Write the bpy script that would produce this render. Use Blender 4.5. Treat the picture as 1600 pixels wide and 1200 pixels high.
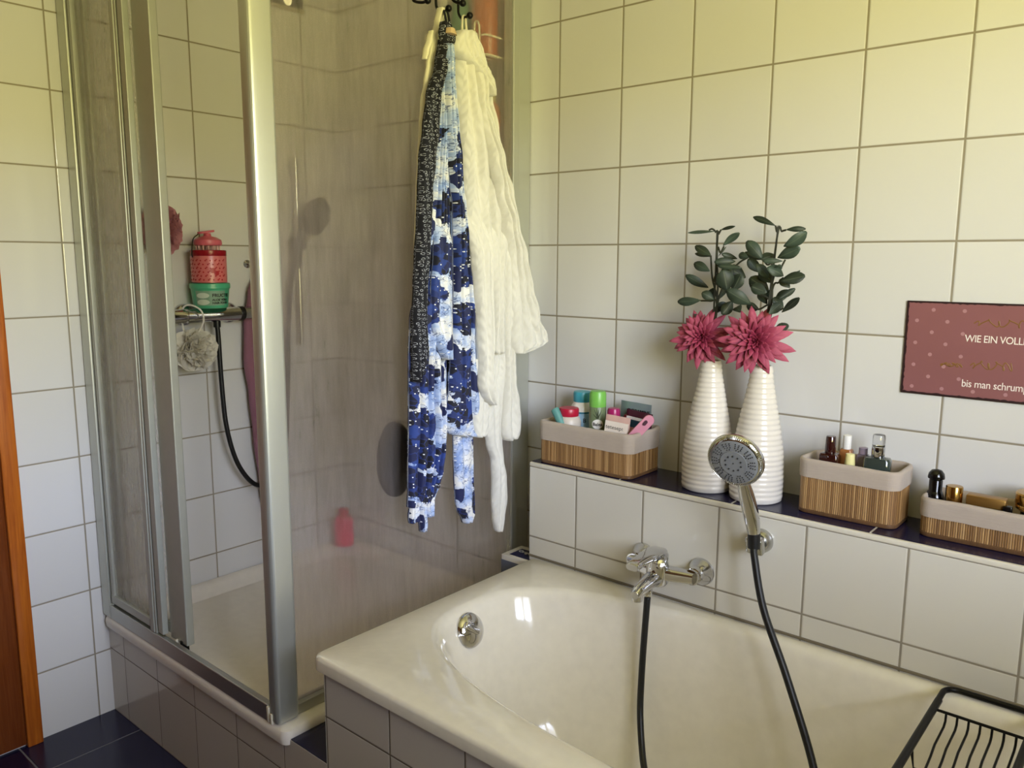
import bpy, bmesh, math, random
from mathutils import Vector, Matrix, noise
for o in list(bpy.data.objects): bpy.data.objects.remove(o)
S = bpy.context.scene
COL = S.collection
PI = math.pi
# ------------------------------------------------------------------ camera
cd = bpy.data.cameras.new('camera'); cam = bpy.data.objects.new('camera', cd); COL.objects.link(cam)
cd.sensor_width = 36; cd.lens = 28.263; cd.clip_start = 0.02
_r = Vector((0.76001787, 0.64988974, 0.00402121)); _u = Vector((-0.10253988, 0.11380145, 0.98819775)); _f = Vector((-0.64176196, 0.75146028, -0.15313076))
cam.matrix_world = Matrix(((_r.x, _u.x, -_f.x, 2.38419), (_r.y, _u.y, -_f.y, -1.83960), (_r.z, _u.z, -_f.z, 1.39014), (0, 0, 0, 1)))
S.camera = cam
# ------------------------------------------------------------------ colour management
S.view_settings.view_transform = 'Standard'
try: S.view_settings.look = 'None'
except Exception: pass
S.view_settings.gamma = 1; S.view_settings.use_curve_mapping = False
S.view_settings.exposure = 0.0
S.cycles.use_denoising = True
S.cycles.max_bounces = 14; S.cycles.diffuse_bounces = 6; S.cycles.glossy_bounces = 6
S.cycles.transmission_bounces = 10; S.cycles.transparent_max_bounces = 24
S.cycles.sample_clamp_indirect = 8
# ------------------------------------------------------------------ daylight outside the window: bright overcast sky over sunlit greenery
W = bpy.data.worlds.new('world'); S.world = W; W.use_nodes = True
wn = W.node_tree; wn.nodes.clear()
def wnode(t): return wn.nodes.new(t)
tc = wnode('ShaderNodeTexCoord'); sx = wnode('ShaderNodeSeparateXYZ'); wn.links.new(tc.outputs['Generated'], sx.inputs[0])
nz = wnode('ShaderNodeTexNoise'); nz.inputs['Scale'].default_value = 6; wn.links.new(tc.outputs['Generated'], nz.inputs['Vector'])
ma = wnode('ShaderNodeMath'); ma.operation = 'MULTIPLY_ADD'; ma.inputs[1].default_value = 0.10; wn.links.new(nz.outputs[0], ma.inputs[0]); wn.links.new(sx.outputs[2], ma.inputs[2])
rp = wnode('ShaderNodeValToRGB'); wn.links.new(ma.outputs[0], rp.inputs[0])
e = rp.color_ramp.elements
e[0].position = 0.0; e[0].color = (0.56, 0.515, 0.205, 1)
e[1].position = 1.0; e[1].color = (0.11, 0.115, 0.13, 1)
k = e.new(0.125); k.color = (0.58, 0.535, 0.215, 1)
k = e.new(0.18); k.color = (0.79, 0.86, 1.0, 1)
k = e.new(0.38); k.color = (0.63, 0.69, 0.86, 1)
k = e.new(0.52); k.color = (0.17, 0.175, 0.20, 1)
bg = wnode('ShaderNodeBackground'); bg.inputs['Strength'].default_value = 36.0
wo = wnode('ShaderNodeOutputWorld'); wn.links.new(rp.outputs[0], bg.inputs[0]); wn.links.new(bg.outputs[0], wo.inputs[0])
# portal in the window opening so the renderer samples the sky through it
WX, WY0, WY1, WZ0, WZ1 = 2.95, -1.78, -0.72, 1.0, 2.13
pd = bpy.data.lights.new('window_portal', 'AREA'); pd.shape = 'RECTANGLE'; pd.size = WY1 - WY0; pd.size_y = WZ1 - WZ0
pd.cycles.is_portal = True
po = bpy.data.objects.new('window_portal', pd); COL.objects.link(po)
po.matrix_world = Matrix.Translation((WX + 0.1, (WY0 + WY1) / 2, (WZ0 + WZ1) / 2)) @ Matrix(((0, 0, 1, 0), (1, 0, 0, 0), (0, 1, 0, 0), (0, 0, 0, 1)))
# ================================================================== materials
def srgb(c):
    return tuple(((v / 255) / 12.92 if v / 255 <= 0.04045 else (((v / 255) + 0.055) / 1.055) ** 2.4) for v in c) + (1,)
MATS = {}
class NT:
    def __init__(s, name):
        s.m = bpy.data.materials.new(name); s.m.use_nodes = True; s.t = s.m.node_tree; s.t.nodes.clear()
        s.out = s.t.nodes.new('ShaderNodeOutputMaterial')
    def n(s, t, **kw):
        x = s.t.nodes.new('ShaderNode' + t)
        for k, v in kw.items(): setattr(x, k, v)
        return x
    def l(s, a, b): s.t.links.new(a, b)
    def val(s, inp, v):
        if hasattr(v, 'links') or hasattr(v, 'is_linked'): s.l(v, inp)
        else: inp.default_value = v
    def math(s, op, a, b=None, c=None):
        x = s.n('Math', operation=op); s.val(x.inputs[0], a)
        if b is not None: s.val(x.inputs[1], b)
        if c is not None: s.val(x.inputs[2], c)
        return x.outputs[0]
    def mix(s, f, a, b):
        x = s.n('Mix', data_type='RGBA'); s.val(x.inputs[0], f); s.val(x.inputs[6], a); s.val(x.inputs[7], b)
        return x.outputs[2]
    def noise(s, scale, vec=None, detail=3, rough=.5, dist=0):
        x = s.n('TexNoise'); x.inputs['Scale'].default_value = scale; x.inputs['Detail'].default_value = detail
        x.inputs['Roughness'].default_value = rough; x.inputs['Distortion'].default_value = dist
        if vec is not None: s.l(vec, x.inputs['Vector'])
        return x
    def ramp(s, f, *st):
        x = s.n('ValToRGB'); s.l(f, x.inputs[0]); el = x.color_ramp.elements
        el[0].position, el[0].color = st[0][0], st[0][1]; el[1].position, el[1].color = st[-1][0], st[-1][1]
        for p, c in st[1:-1]:
            k = el.new(p); k.color = c
        return x.outputs[0]
    def obj(s): return s.n('TexCoord').outputs['Object']
    def uv(s): return s.n('TexCoord').outputs['UV']
    def sep(s, v):
        x = s.n('SeparateXYZ'); s.l(v, x.inputs[0]); return x.outputs
    def comb(s, a, b, c=0.0):
        x = s.n('CombineXYZ'); s.val(x.inputs[0], a); s.val(x.inputs[1], b); s.val(x.inputs[2], c); return x.outputs[0]
    def bump(s, h, strength=.3, dist=.002):
        x = s.n('Bump'); x.inputs['Strength'].default_value = strength; x.inputs['Distance'].default_value = dist; s.l(h, x.inputs['Height']); return x.outputs[0]
    def bsdf(s, color, rough=.5, metal=0, normal=None, **kw):
        b = s.n('BsdfPrincipled'); s.val(b.inputs['Base Color'], color); s.val(b.inputs['Roughness'], rough); b.inputs['Metallic'].default_value = metal
        if normal is not None: s.l(normal, b.inputs['Normal'])
        for k, v in kw.items(): s.val(b.inputs[k.replace('_', ' ')], v)
        return b
    def done(s, sh):
        s.l(sh, s.out.inputs[0]); return s.m
def plain(name, rgb, rough=.5, metal=0, bumpy=0, bs=200, **kw):
    if name in MATS: return MATS[name]
    t = NT(name); c = srgb(rgb); o = t.obj()
    nn = t.noise(40, o, 2)
    col = t.mix(nn.outputs[0], tuple(v * .94 for v in c[:3]) + (1,), tuple(min(1, v * 1.06) for v in c[:3]) + (1,))
    nm = t.bump(t.noise(bs, o, 3).outputs[0], bumpy, .001) if bumpy else None
    MATS[name] = t.done(t.bsdf(col, rough, metal, nm, **kw).outputs[0]); return MATS[name]
def glassy(name, rgb, rough=.05, trans=1.0):
    t = NT(name); return t.done(t.bsdf(srgb(rgb), rough, 0, None, Transmission_Weight=trans, IOR=1.4).outputs[0])
def tile_mat(name, ax, offu, offv, w, h, rgb, grout, gw=.0032, rough=.13, vary=.03, dirt=False, stops=None):
    """ax: pair of axes; a grid of glazed tiles laid from the given offset"""
    t = NT(name); s = t.sep(t.obj())
    u, v = s[ax[0]], s[ax[1]]
    def cell(x, off, size):
        q = t.math('DIVIDE', t.math('SUBTRACT', x, off), size)
        fr = t.math('FRACT', q); fl = t.math('FLOOR', q)
        d = t.math('MULTIPLY', t.math('MINIMUM', fr, t.math('SUBTRACT', 1.0, fr)), size)
        return d, fl
    du, iu = cell(u, offu, w); dv, iv = cell(v, offv, h)
    d = t.math('MINIMUM', du, dv)
    g = t.n('MapRange'); t.l(d, g.inputs[0]); g.inputs[1].default_value = gw * .55; g.inputs[2].default_value = gw * .8
    hgt = t.n('MapRange', interpolation_type='SMOOTHSTEP'); t.l(d, hgt.inputs[0]); hgt.inputs[1].default_value = gw * .4; hgt.inputs[2].default_value = gw * 1.5
    wn_ = t.n('TexWhiteNoise'); t.l(t.comb(iu, iv, 0.0), wn_.inputs[0])
    c = srgb(rgb)
    a = tuple(x * (1 - vary) for x in c[:3]) + (1,); b = tuple(min(1, x * (1 + vary)) for x in c[:3]) + (1,)
    col = t.mix(wn_.outputs[0], a, b)
    if dirt:
        nn = t.noise(9, t.obj(), 5, .6)
        col = t.mix(t.math('MULTIPLY', nn.outputs[0], .55), col, tuple(min(1, x * 2.4 + .006) for x in c[:3]) + (1,))
    gn = t.noise(30, t.obj(), 2)
    gc = srgb(grout); gcol = t.mix(gn.outputs[0], tuple(x * .8 for x in gc[:3]) + (1,), gc)
    col = t.mix(g.outputs[0], gcol, col)
    rg = t.math('MULTIPLY_ADD', g.outputs[0], rough - .7, .7)
    und = t.noise(5, t.obj(), 2)
    hh = t.math('MULTIPLY_ADD', und.outputs[0], .25, hgt.outputs[0])
    # each tile sits at its own slight tilt
    nm = t.bump(hh, .55, .0012)
    return t.done(t.bsdf(col, rg, 0, nm).outputs[0])
ZG = 0.0305; TW = 0.20264; TH = 0.2; XG = 0.98073 - 6 * TW; YG = -0.92814 - 6 * TW; FZ = 0.035
GR = (146, 137, 120)
M_tileL = tile_mat('white glazed tile on left wall', (1, 2), YG, ZG, .2, TH, (208, 207, 206), GR)
M_tileR = tile_mat('white glazed tile on back wall', (0, 2), XG, ZG, TW, TH, (208, 207, 206), GR)
M_tileLedge = tile_mat('white glazed tile on ledge', (0, 2), 1.18326 - 6 * TW, .0296, TW, TH, (206, 202, 190), GR)  # same tile as the walls, the warm light here put into its tint
M_tileTub = tile_mat('white glazed tile on tub front', (0, 2), 1.0705 - 6 * TW, .0355, TW, TH, (200, 195, 186), (105, 95, 80), .0022)  # warm light beside the tub is likewise part of this tile colour
M_tileTray = tile_mat('white glazed tile on shower plinth', (0, 2), .0965 - 3 * TW, .0355, TW, .2, (196, 190, 182), (105, 90, 78), .0018)
M_blue = tile_mat('dark blue floor tile', (0, 1), .166 - 9, -1.163 - 9, .3, .3, (14, 14, 44), (120, 120, 125), .003, .22, .12, True)
M_blueL = tile_mat('dark blue ledge tile', (0, 1), 1.615 - 20 * .303, -3.002, .303, 3.4, (16, 15, 46), (200, 195, 185), .003, .2, .12, True)
M_sill = tile_mat('dark blue sill tile', (0, 1), -9.1, -9.1, 20, 20, (14, 14, 44), (120, 120, 125), .003, .22, .12, True)
M_paint = plain('white painted plaster', (222, 220, 212), .8, 0, .15, 60)
M_enamel = plain('white sanitary enamel', (222, 216, 201), .1, 0, Coat_Weight=.3)
M_tray = plain('white tray acrylic', (222, 216, 208), .25)
M_trim = plain('cream plastic edge trim', (214, 208, 192), .35)
M_alu = None
def brushed(name, rgb, rough):
    t = NT(name); o = t.obj(); mp = t.n('Mapping'); mp.inputs['Scale'].default_value = (300, 300, 4); t.l(o, mp.inputs[0])
    n = t.noise(1, mp.outputs[0], 3)
    r = t.math('MULTIPLY_ADD', n.outputs[0], .12, rough - .05)
    return t.done(t.bsdf(srgb(rgb), r, 1.0, t.bump(n.outputs[0], .05, .0005)).outputs[0])
M_alu = brushed('satin aluminium profile', (186, 187, 182), .42)
def alu2():
    t = NT('anodised aluminium frame'); o = t.obj(); mp = t.n('Mapping'); mp.inputs['Scale'].default_value = (300, 300, 4); t.l(o, mp.inputs[0]); n = t.noise(1, mp.outputs[0], 3)
    return t.done(t.bsdf(srgb((196, 198, 190)), t.math('MULTIPLY_ADD', n.outputs[0], .1, .36), .75, t.bump(n.outputs[0], .05, .0005)).outputs[0])
M_alu2 = alu2()
M_alu3 = plain('matt anodised stile', (172, 174, 166), .42, .35)
M_aludark = brushed('aluminium groove shade', (92, 84, 76), .35)  # darker copy of the aluminium, with the groove's shade in its colour
M_chrome = plain('polished chrome', (206, 206, 208), .04, 1.0)
M_satchrome = plain('satin chrome', (190, 190, 188), .22, 1.0)
M_black = plain('black rubber hose', (9, 9, 10), .42)
M_blackm = plain('black coated wire', (5, 4, 4), .4, Specular_IOR_Level=.25)
def wood(name, c1, c2, rough=.3, scale=3):
    t = NT(name); o = t.obj(); mp = t.n('Mapping'); mp.inputs['Scale'].default_value = (30, 30, 1.5); t.l(o, mp.inputs[0])
    n = t.noise(scale, mp.outputs[0], 4, .6, 1.2)
    col = t.ramp(n.outputs[0], (.3, srgb(c1)), (.7, srgb(c2)))
    return t.done(t.bsdf(col, rough, 0, t.bump(n.outputs[0], .1, .0008), Coat_Weight=.4).outputs[0])
M_oakframe = wood('orange varnished wood', (150, 72, 14), (186, 104, 30))
M_oakdoor = wood('brown varnished door wood', (100, 48, 18), (122, 64, 28), .2)
def fog(name, base_t, haze, tint):
    """fogged pane: clear share, rough share and a thin film of droplets that scatters light"""
    t = NT(name); o = t.obj()
    tr = t.n('BsdfTransparent'); tr.inputs[0].default_value = tint
    rf = t.n('BsdfRefraction'); rf.inputs['Color'].default_value = tint; rf.inputs['Roughness'].default_value = .8; rf.inputs['IOR'].default_value = 1.006
    df = t.n('BsdfDiffuse'); df.inputs[0].default_value = srgb((220, 208, 206))
    tl = t.n('BsdfTranslucent'); tl.inputs[0].default_value = srgb((230, 216, 214))
    mp = t.n('Mapping'); mp.inputs['Scale'].default_value = (60, 60, 9); t.l(o, mp.inputs[0])
    streak = t.noise(1, mp.outputs[0], 4, .65)
    drops = t.n('TexVoronoi'); drops.inputs['Scale'].default_value = 420; t.l(o, drops.inputs[0])
    cloud = t.noise(3.2, o, 3)
    d1 = t.math('LESS_THAN', drops.outputs[0], .24)
    m = t.math('ADD', t.math('MULTIPLY', streak.outputs[0], .30), t.math('MULTIPLY', cloud.outputs[0], .25))
    m = t.math('ADD', m, t.math('MULTIPLY', d1, .10))
    hz = t.math('ADD', m, haze - .28)
    a = t.n('MixShader'); a.inputs[0].default_value = base_t; t.l(rf.outputs[0], a.inputs[1]); t.l(tr.outputs[0], a.inputs[2])
    b = t.n('MixShader'); b.inputs[0].default_value = .75; t.l(df.outputs[0], b.inputs[1]); t.l(tl.outputs[0], b.inputs[2])
    c = t.n('MixShader'); t.l(hz, c.inputs[0]); t.l(a.outputs[0], c.inputs[1]); t.l(b.outputs[0], c.inputs[2])
    gl = t.n('BsdfGlossy'); gl.inputs['Roughness'].default_value = .12
    nm = t.bump(t.math('ADD', streak.outputs[0], d1), .15, .001); t.l(nm, gl.inputs['Normal'])
    fr = t.n('Fresnel'); fr.inputs[0].default_value = 1.45
    dd = t.n('MixShader'); bf = t.n('NewGeometry').outputs['Backfacing']; t.l(t.math('MULTIPLY', t.math('MULTIPLY', fr.outputs[0], .7), t.math('SUBTRACT', 1.0, bf)), dd.inputs[0]); t.l(c.outputs[0], dd.inputs[1]); t.l(gl.outputs[0], dd.inputs[2])
    return t.done(dd.outputs[0])
M_fog = fog('fogged shower glass', .80, .175, (1, .995, .98, 1))
M_fog2 = fog('frosted sliding pane', .82, .13, (.99, .99, .97, 1))
# fabrics
def weave(name, rgb, rough=.9, scale=900, var=.1):
    t = NT(name); o = t.obj(); n = t.noise(scale, o, 2); n2 = t.noise(18, o, 3); c = srgb(rgb)
    mp = t.n('Mapping'); mp.inputs['Scale'].default_value = (40, 40, 900); t.l(o, mp.inputs[0]); n3 = t.noise(1, mp.outputs[0], 2)
    col = t.mix(t.math('MULTIPLY_ADD', n3.outputs[0], .5, t.math('MULTIPLY', n2.outputs[0], .5)), tuple(x * (1 - var) for x in c[:3]) + (1,), tuple(min(1, x * (1 + var)) for x in c[:3]) + (1,))
    return t.done(t.bsdf(col, rough, 0, t.bump(n.outputs[0], .5, .001), Sheen_Weight=.2).outputs[0])
M_liner = weave('greige linen liner', (172, 158, 144), .95, 900, .18)
M_cream = weave('cream jersey', (228, 222, 196), .9)
M_towel = weave('mauve towelling', (128, 84, 98), .95, 500)
def knit():
    t = NT('ivory cable knit fleece'); s = t.sep(t.uv())
    u = t.math('MULTIPLY', s[0], 42.0); v = t.math('MULTIPLY', s[1], 60.0)
    f = t.math('ABSOLUTE', t.math('SUBTRACT', t.math('FRACT', u), .5))
    hgt = t.math('SINE', t.math('MULTIPLY', t.math('ADD', v, t.math('MULTIPLY', f, 2.6)), 2 * PI / 1.6))
    valley = t.math('POWER', t.math('SUBTRACT', 1.0, t.math('MULTIPLY', f, 1.6)), 2.0)
    h2 = t.math('ADD', t.math('MULTIPLY', hgt, .35), valley)
    n = t.noise(14, t.obj(), 3); fz = t.noise(700, t.obj(), 2)
    h2 = t.math('ADD', h2, t.math('MULTIPLY', fz.outputs[0], .25))
    c = t.mix(n.outputs[0], srgb((206, 203, 194)), srgb((218, 216, 209)))
    return t.done(t.bsdf(c, .95, 0, t.bump(h2, .42, .005), Sheen_Weight=.4).outputs[0])
M_knit = knit()
def rings():
    t = NT('navy cotton with small white rings'); s = t.sep(t.uv())
    v = t.n('TexVoronoi', voronoi_dimensions='2D'); v.inputs['Scale'].default_value = 105; v.inputs['Randomness'].default_value = .45
    t.l(t.comb(s[0], s[1]), v.inputs[0]); d = v.outputs[0]
    r = t.math('MULTIPLY', t.math('GREATER_THAN', d, .20), t.math('LESS_THAN', d, .31))
    n = t.noise(300, t.obj(), 1); r = t.math('MULTIPLY', r, t.math('GREATER_THAN', n.outputs[0], .44))
    col = t.mix(r, srgb((10, 11, 24)), srgb((160, 163, 174)))
    return t.done(t.bsdf(col, .85).outputs[0])
M_rings = rings()
def floral():
    t = NT('white and blue cotton with navy flowers'); s = t.sep(t.uv()); p = t.comb(s[0], s[1])
    w = t.noise(22, p, 3, .6); w2 = t.sep(w.outputs['Color'])
    px = t.math('ADD', s[0], t.math('MULTIPLY', t.math('SUBTRACT', w2[0], .5), .035)); py = t.math('ADD', s[1], t.math('MULTIPLY', t.math('SUBTRACT', w2[1], .5), .035))
    q = t.comb(px, py)
    base = t.ramp(t.noise(20, p, 4, .6).outputs[0], (.36, srgb((132, 156, 206))), (.49, srgb((176, 190, 220))), (.60, srgb((220, 220, 220))))
    # thin drawn lines on the pale ground
    ln = t.noise(38, q, 4, .6); la = t.math('ABSOLUTE', t.math('SUBTRACT', ln.outputs[0], .5)); lines = t.math('LESS_THAN', la, .012)
    base = t.mix(t.math('MULTIPLY', lines, .75), base, srgb((48, 66, 120)))
    # flower heads: big cells, petals cut by a finer cell pattern
    big = t.n('TexVoronoi', voronoi_dimensions='2D'); big.inputs['Scale'].default_value = 11.5; big.inputs['Randomness'].default_value = .8; t.l(q, big.inputs[0])
    pet = t.n('TexVoronoi', voronoi_dimensions='2D', feature='DISTANCE_TO_EDGE'); pet.inputs['Scale'].default_value = 60; t.l(q, pet.inputs[0])
    low = t.math('LESS_THAN', s[1], 1.70); head = t.math('MULTIPLY', low, t.math('LESS_THAN', big.outputs[0], t.math('MULTIPLY_ADD', ln.outputs[0], .5, .20)))
    edge = t.math('GREATER_THAN', pet.outputs[0], .045)
    pc = t.n('TexVoronoi', voronoi_dimensions='2D'); pc.inputs['Scale'].default_value = 60; t.l(q, pc.inputs[0])
    dark = t.ramp(t.sep(pc.outputs['Color'])[0], (.25, srgb((7, 9, 30))), (.55, srgb((14, 24, 70))), (.9, srgb((30, 56, 128))))
    col = t.mix(head, base, t.mix(edge, srgb((30, 48, 112)), dark))
    # single leaves
    lf = t.n('TexVoronoi', voronoi_dimensions='2D'); lf.inputs['Scale'].default_value = 26; mp = t.n('Mapping'); mp.inputs['Rotation'].default_value = (0, 0, .7); mp.inputs['Scale'].default_value = (1, .5, 1)
    t.l(q, mp.inputs[0]); t.l(mp.outputs[0], lf.inputs[0])
    leaf = t.math('MULTIPLY', t.math('LESS_THAN', lf.outputs[0], .27), t.math('MULTIPLY', t.math('LESS_THAN', s[1], 1.74), t.math('GREATER_THAN', t.sep(lf.outputs['Color'])[1], .52)))
    col = t.mix(leaf, col, srgb((16, 26, 74)))
    sp = t.n('TexVoronoi', voronoi_dimensions='2D'); sp.inputs['Scale'].default_value = 130; t.l(p, sp.inputs[0])
    sm = t.math('MULTIPLY', t.math('LESS_THAN', sp.outputs[0], .2), t.math('GREATER_THAN', t.sep(sp.outputs['Color'])[0], .84))
    col = t.mix(sm, col, srgb((225, 228, 236)))
    return t.done(t.bsdf(col, .75, Sheen_Weight=.1).outputs[0])
M_floral = floral()
def bamboo():
    t = NT('bamboo slats'); s = t.sep(t.uv()); u = t.math('DIVIDE', s[0], .0042)
    w = t.n('TexWhiteNoise', noise_dimensions='1D'); t.l(t.math('FLOOR', u), w.inputs['W'])
    mp = t.n('Mapping'); mp.inputs['Scale'].default_value = (900, 900, 12); t.l(t.obj(), mp.inputs[0]); g = t.noise(1, mp.outputs[0], 3)
    f = t.math('MULTIPLY_ADD', w.outputs['Value'], .75, t.math('MULTIPLY', g.outputs[0], .3))
    col = t.ramp(f, (.05, srgb((112, 78, 42))), (.45, srgb((150, 112, 66))), (.95, srgb((186, 148, 98))))
    fr = t.math('FRACT', u); e_ = t.math('MINIMUM', fr, t.math('SUBTRACT', 1.0, fr)); gap = t.math('LESS_THAN', e_, .09)
    col = t.mix(gap, col, srgb((70, 46, 22)))
    return t.done(t.bsdf(col, .5, 0, t.bump(t.math('MINIMUM', e_, .3), .6, .002)).outputs[0])
M_bamboo = bamboo()
M_basewood = wood('basket base wood', (92, 64, 38), (112, 80, 50), .5)
M_vase = plain('white glazed ceramic', (214, 207, 196), .2)
def petal():
    t = NT('dusky rose petal'); s = t.sep(t.uv())
    col = t.ramp(s[1], (0, srgb((104, 20, 44))), (.35, srgb((146, 46, 76))), (1, srgb((186, 92, 116))))
    n = t.noise(60, t.obj(), 2); col = t.mix(t.math('MULTIPLY', n.outputs[0], .35), col, srgb((128, 28, 56)))
    lines = t.math('SINE', t.math('MULTIPLY', s[0], 40)); 
    return t.done(t.bsdf(col, .6, 0, t.bump(lines, .25, .001)).outputs[0])
M_petal = petal()
def leafm():
    t = NT('grey green eucalyptus leaf'); s = t.sep(t.uv()); g = t.n('ObjectInfo'); n = t.noise(16, t.obj(), 2)
    col = t.ramp(n.outputs[0], (.3, srgb((20, 29, 20))), (.5, srgb((38, 50, 37))), (.7, srgb((62, 78, 66))))
    vein = t.math('LESS_THAN', t.math('ABSOLUTE', t.math('SUBTRACT', s[0], .5)), .03)
    col = t.mix(t.math('MULTIPLY', vein, .4), col, srgb((96, 106, 84)))
    return t.done(t.bsdf(col, .55).outputs[0])
M_leaf = leafm()
M_stem = plain('dark green stem', (38, 40, 26), .6)
# ================================================================== mesh helpers
ORG = {}
def link(o): COL.objects.link(o); return o
def tag(o, label=None, cat=None, group=None, kind=None):
    if label: o['label'] = label
    if cat: o['category'] = cat
    if group: o['group'] = group
    if kind: o['kind'] = kind
    return o
def thing(name, label, cat, loc, group=None):
    o = bpy.data.objects.new(name, None); link(o); o.location = loc; o.empty_display_size = .02
    ORG[o] = Vector(loc); return tag(o, label, cat, group)
def mk(name, bm, mat, parent=None, smooth=True, angle=40, label=None):
    if mat in (M_alu, M_aludark, M_alu2, M_alu3): angle = 14
    if parent is not None:
        org = ORG[parent]
        for v in bm.verts: v.co -= org
    bmesh.ops.recalc_face_normals(bm, faces=bm.faces)
    me = bpy.data.meshes.new(name); bm.to_mesh(me); bm.free()
    for m in (mat if isinstance(mat, (list, tuple)) else [mat]): me.materials.append(m)
    if smooth:
        for p in me.polygons: p.use_smooth = True
        try: me.set_sharp_from_angle(angle=math.radians(angle))
        except Exception: pass
    o = bpy.data.objects.new(name, me); link(o)
    if parent is not None: o.parent = parent; ORG[o] = ORG[parent]
    else: ORG[o] = Vector((0, 0, 0))
    if label: o['label'] = label
    return o
def solo(name, bm, mat, label, cat, loc=(0, 0, 0), group=None, **kw):
    """a thing that is one mesh, its origin at loc"""
    for v in bm.verts: v.co -= Vector(loc)
    o = mk(name, bm, mat, None, **kw); o.location = loc; ORG[o] = Vector(loc)
    return tag(o, label, cat, group)
def struct(name, bm, mat, **kw): return tag(mk(name, bm, mat, None, **kw), kind='structure')
def BM(): return bmesh.new()
def box(bm, x0, x1, y0, y1, z0, z1, bev=0, seg=2, mi=0, M=None):
    t = bmesh.new(); bmesh.ops.create_cube(t, size=1)
    for v in t.verts: v.co = Vector(((x0 + x1) / 2 + v.co.x * (x1 - x0), (y0 + y1) / 2 + v.co.y * (y1 - y0), (z0 + z1) / 2 + v.co.z * (z1 - z0)))
    if bev: bmesh.ops.bevel(t, geom=list(t.edges), offset=bev, segments=seg, profile=.5, affect='EDGES')
    if M is not None: bmesh.ops.transform(t, matrix=M, verts=t.verts)
    merge(bm, t, mi); return bm
def merge(bm, t, mi=0):
    uvs = t.loops.layers.uv.active; uvd = (bm.loops.layers.uv.verify() if uvs else None)
    mp = {v: bm.verts.new(v.co) for v in t.verts}
    for f in t.faces:
        try: g = bm.faces.new([mp[v] for v in f.verts])
        except ValueError: continue
        g.material_index = mi if mi else f.material_index
        if uvs:
            for a, b in zip(g.loops, f.loops): a[uvd].uv = b[uvs].uv
    t.free()
def loft(bm, loops, closed=True, cap0=True, cap1=True, mi=0):
    L = [[bm.verts.new(p) for p in lp] for lp in loops]; n = len(L[0])
    for a, b in zip(L[:-1], L[1:]):
        for i in range(n if closed else n - 1):
            j = (i + 1) % n
            f = bm.faces.new((a[i], a[j], b[j], b[i])); f.material_index = mi
    if closed and cap0: bm.faces.new(L[0][::-1]).material_index = mi
    if closed and cap1: bm.faces.new(L[-1]).material_index = mi
    return L
def frame(axis):
    z = Vector(axis).normalized(); x = Vector((0, 0, 1)) if abs(z.z) < .9 else Vector((1, 0, 0))
    x = (x - z * x.dot(z)).normalized(); y = z.cross(x); return x, y, z
def lathe(bm, prof, c=(0, 0, 0), axis=(0, 0, 1), seg=40, mi=0, cap0=True, cap1=True, sx=1, sy=1, xdir=None):
    x, y, z = frame(axis); c = Vector(c)
    if xdir is not None: x = Vector(xdir); x = (x - z * x.dot(z)).normalized(); y = z.cross(x)
    loops = [[c + z * h + x * (math.cos(2 * PI * i / seg) * r * sx) + y * (math.sin(2 * PI * i / seg) * r * sy) for i in range(seg)] for r, h in prof]
    return loft(bm, loops, True, cap0, cap1, mi)
def smoothpath(P, n=8):
    P = [Vector(p) for p in P]; Q = [P[0] * 2 - P[1]] + P + [P[-1] * 2 - P[-2]]; out = []
    for i in range(1, len(Q) - 2):
        for k in range(n):
            t = k / n; a, b, c, d = Q[i - 1], Q[i], Q[i + 1], Q[i + 2]
            out.append(.5 * (2 * b + (c - a) * t + (2 * a - 5 * b + 4 * c - d) * t * t + (3 * b - a - 3 * c + d) * t ** 3))
    out.append(P[-1]); return out
def tube(bm, P, r, seg=12, n=0, mi=0, flat=1.0):
    P = smoothpath(P, n) if n else [Vector(p) for p in P]
    m = len(P); rr = r if callable(r) else (lambda t: r)
    x = None; loops = []
    for i, p in enumerate(P):
        d = (P[min(i + 1, m - 1)] - P[max(i - 1, 0)]).normalized()
        if x is None: x = frame(d)[0]
        x = (x - d * x.dot(d)).normalized(); y = d.cross(x); R = rr(i / (m - 1))
        loops.append([p + x * math.cos(2 * PI * k / seg) * R + y * math.sin(2 * PI * k / seg) * R * flat for k in range(seg)])
    loft(bm, loops, mi=mi); return bm
def ball(bm, c, r, sub=3, sc=(1, 1, 1), mi=0):
    t = bmesh.new(); bmesh.ops.create_icosphere(t, subdivisions=sub, radius=r)
    for v in t.verts: v.co = Vector((v.co.x * sc[0], v.co.y * sc[1], v.co.z * sc[2])) + Vector(c)
    merge(bm, t, mi)
def rrect(x0, x1, y0, y1, r, z, n=6):
    out = []
    for cx, cy, a in ((x1 - r, y1 - r, 0), (x0 + r, y1 - r, 90), (x0 + r, y0 + r, 180), (x1 - r, y0 + r, 270)):
        for i in range(n + 1):
            t = math.radians(a + 90 * i / n); out.append(Vector((cx + math.cos(t) * r, cy + math.sin(t) * r, z)))
    return out
def textmesh(s, size, fn, mi=0, extr=0.0004, bold=0.0, align='LEFT', shear=0, spacing=1.0):
    """flat lettering; fn maps (u,v,w) to a world point"""
    c = bpy.data.curves.new('lettering', 'FONT'); c.body = s; c.size = size; c.extrude = extr; c.offset = bold; c.align_x = align; c.shear = shear; c.resolution_u = 3; c.space_character = spacing
    o = bpy.data.objects.new('lettering', c); link(o); bpy.context.view_layer.update()
    me = bpy.data.meshes.new_from_object(o.evaluated_get(bpy.context.evaluated_depsgraph_get()))
    t = bmesh.new(); t.from_mesh(me)
    for v in t.verts: v.co = Vector(fn(v.co.x, v.co.y, v.co.z))
    bpy.data.objects.remove(o); bpy.data.curves.remove(c); bpy.data.meshes.remove(me)
    return t
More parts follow.
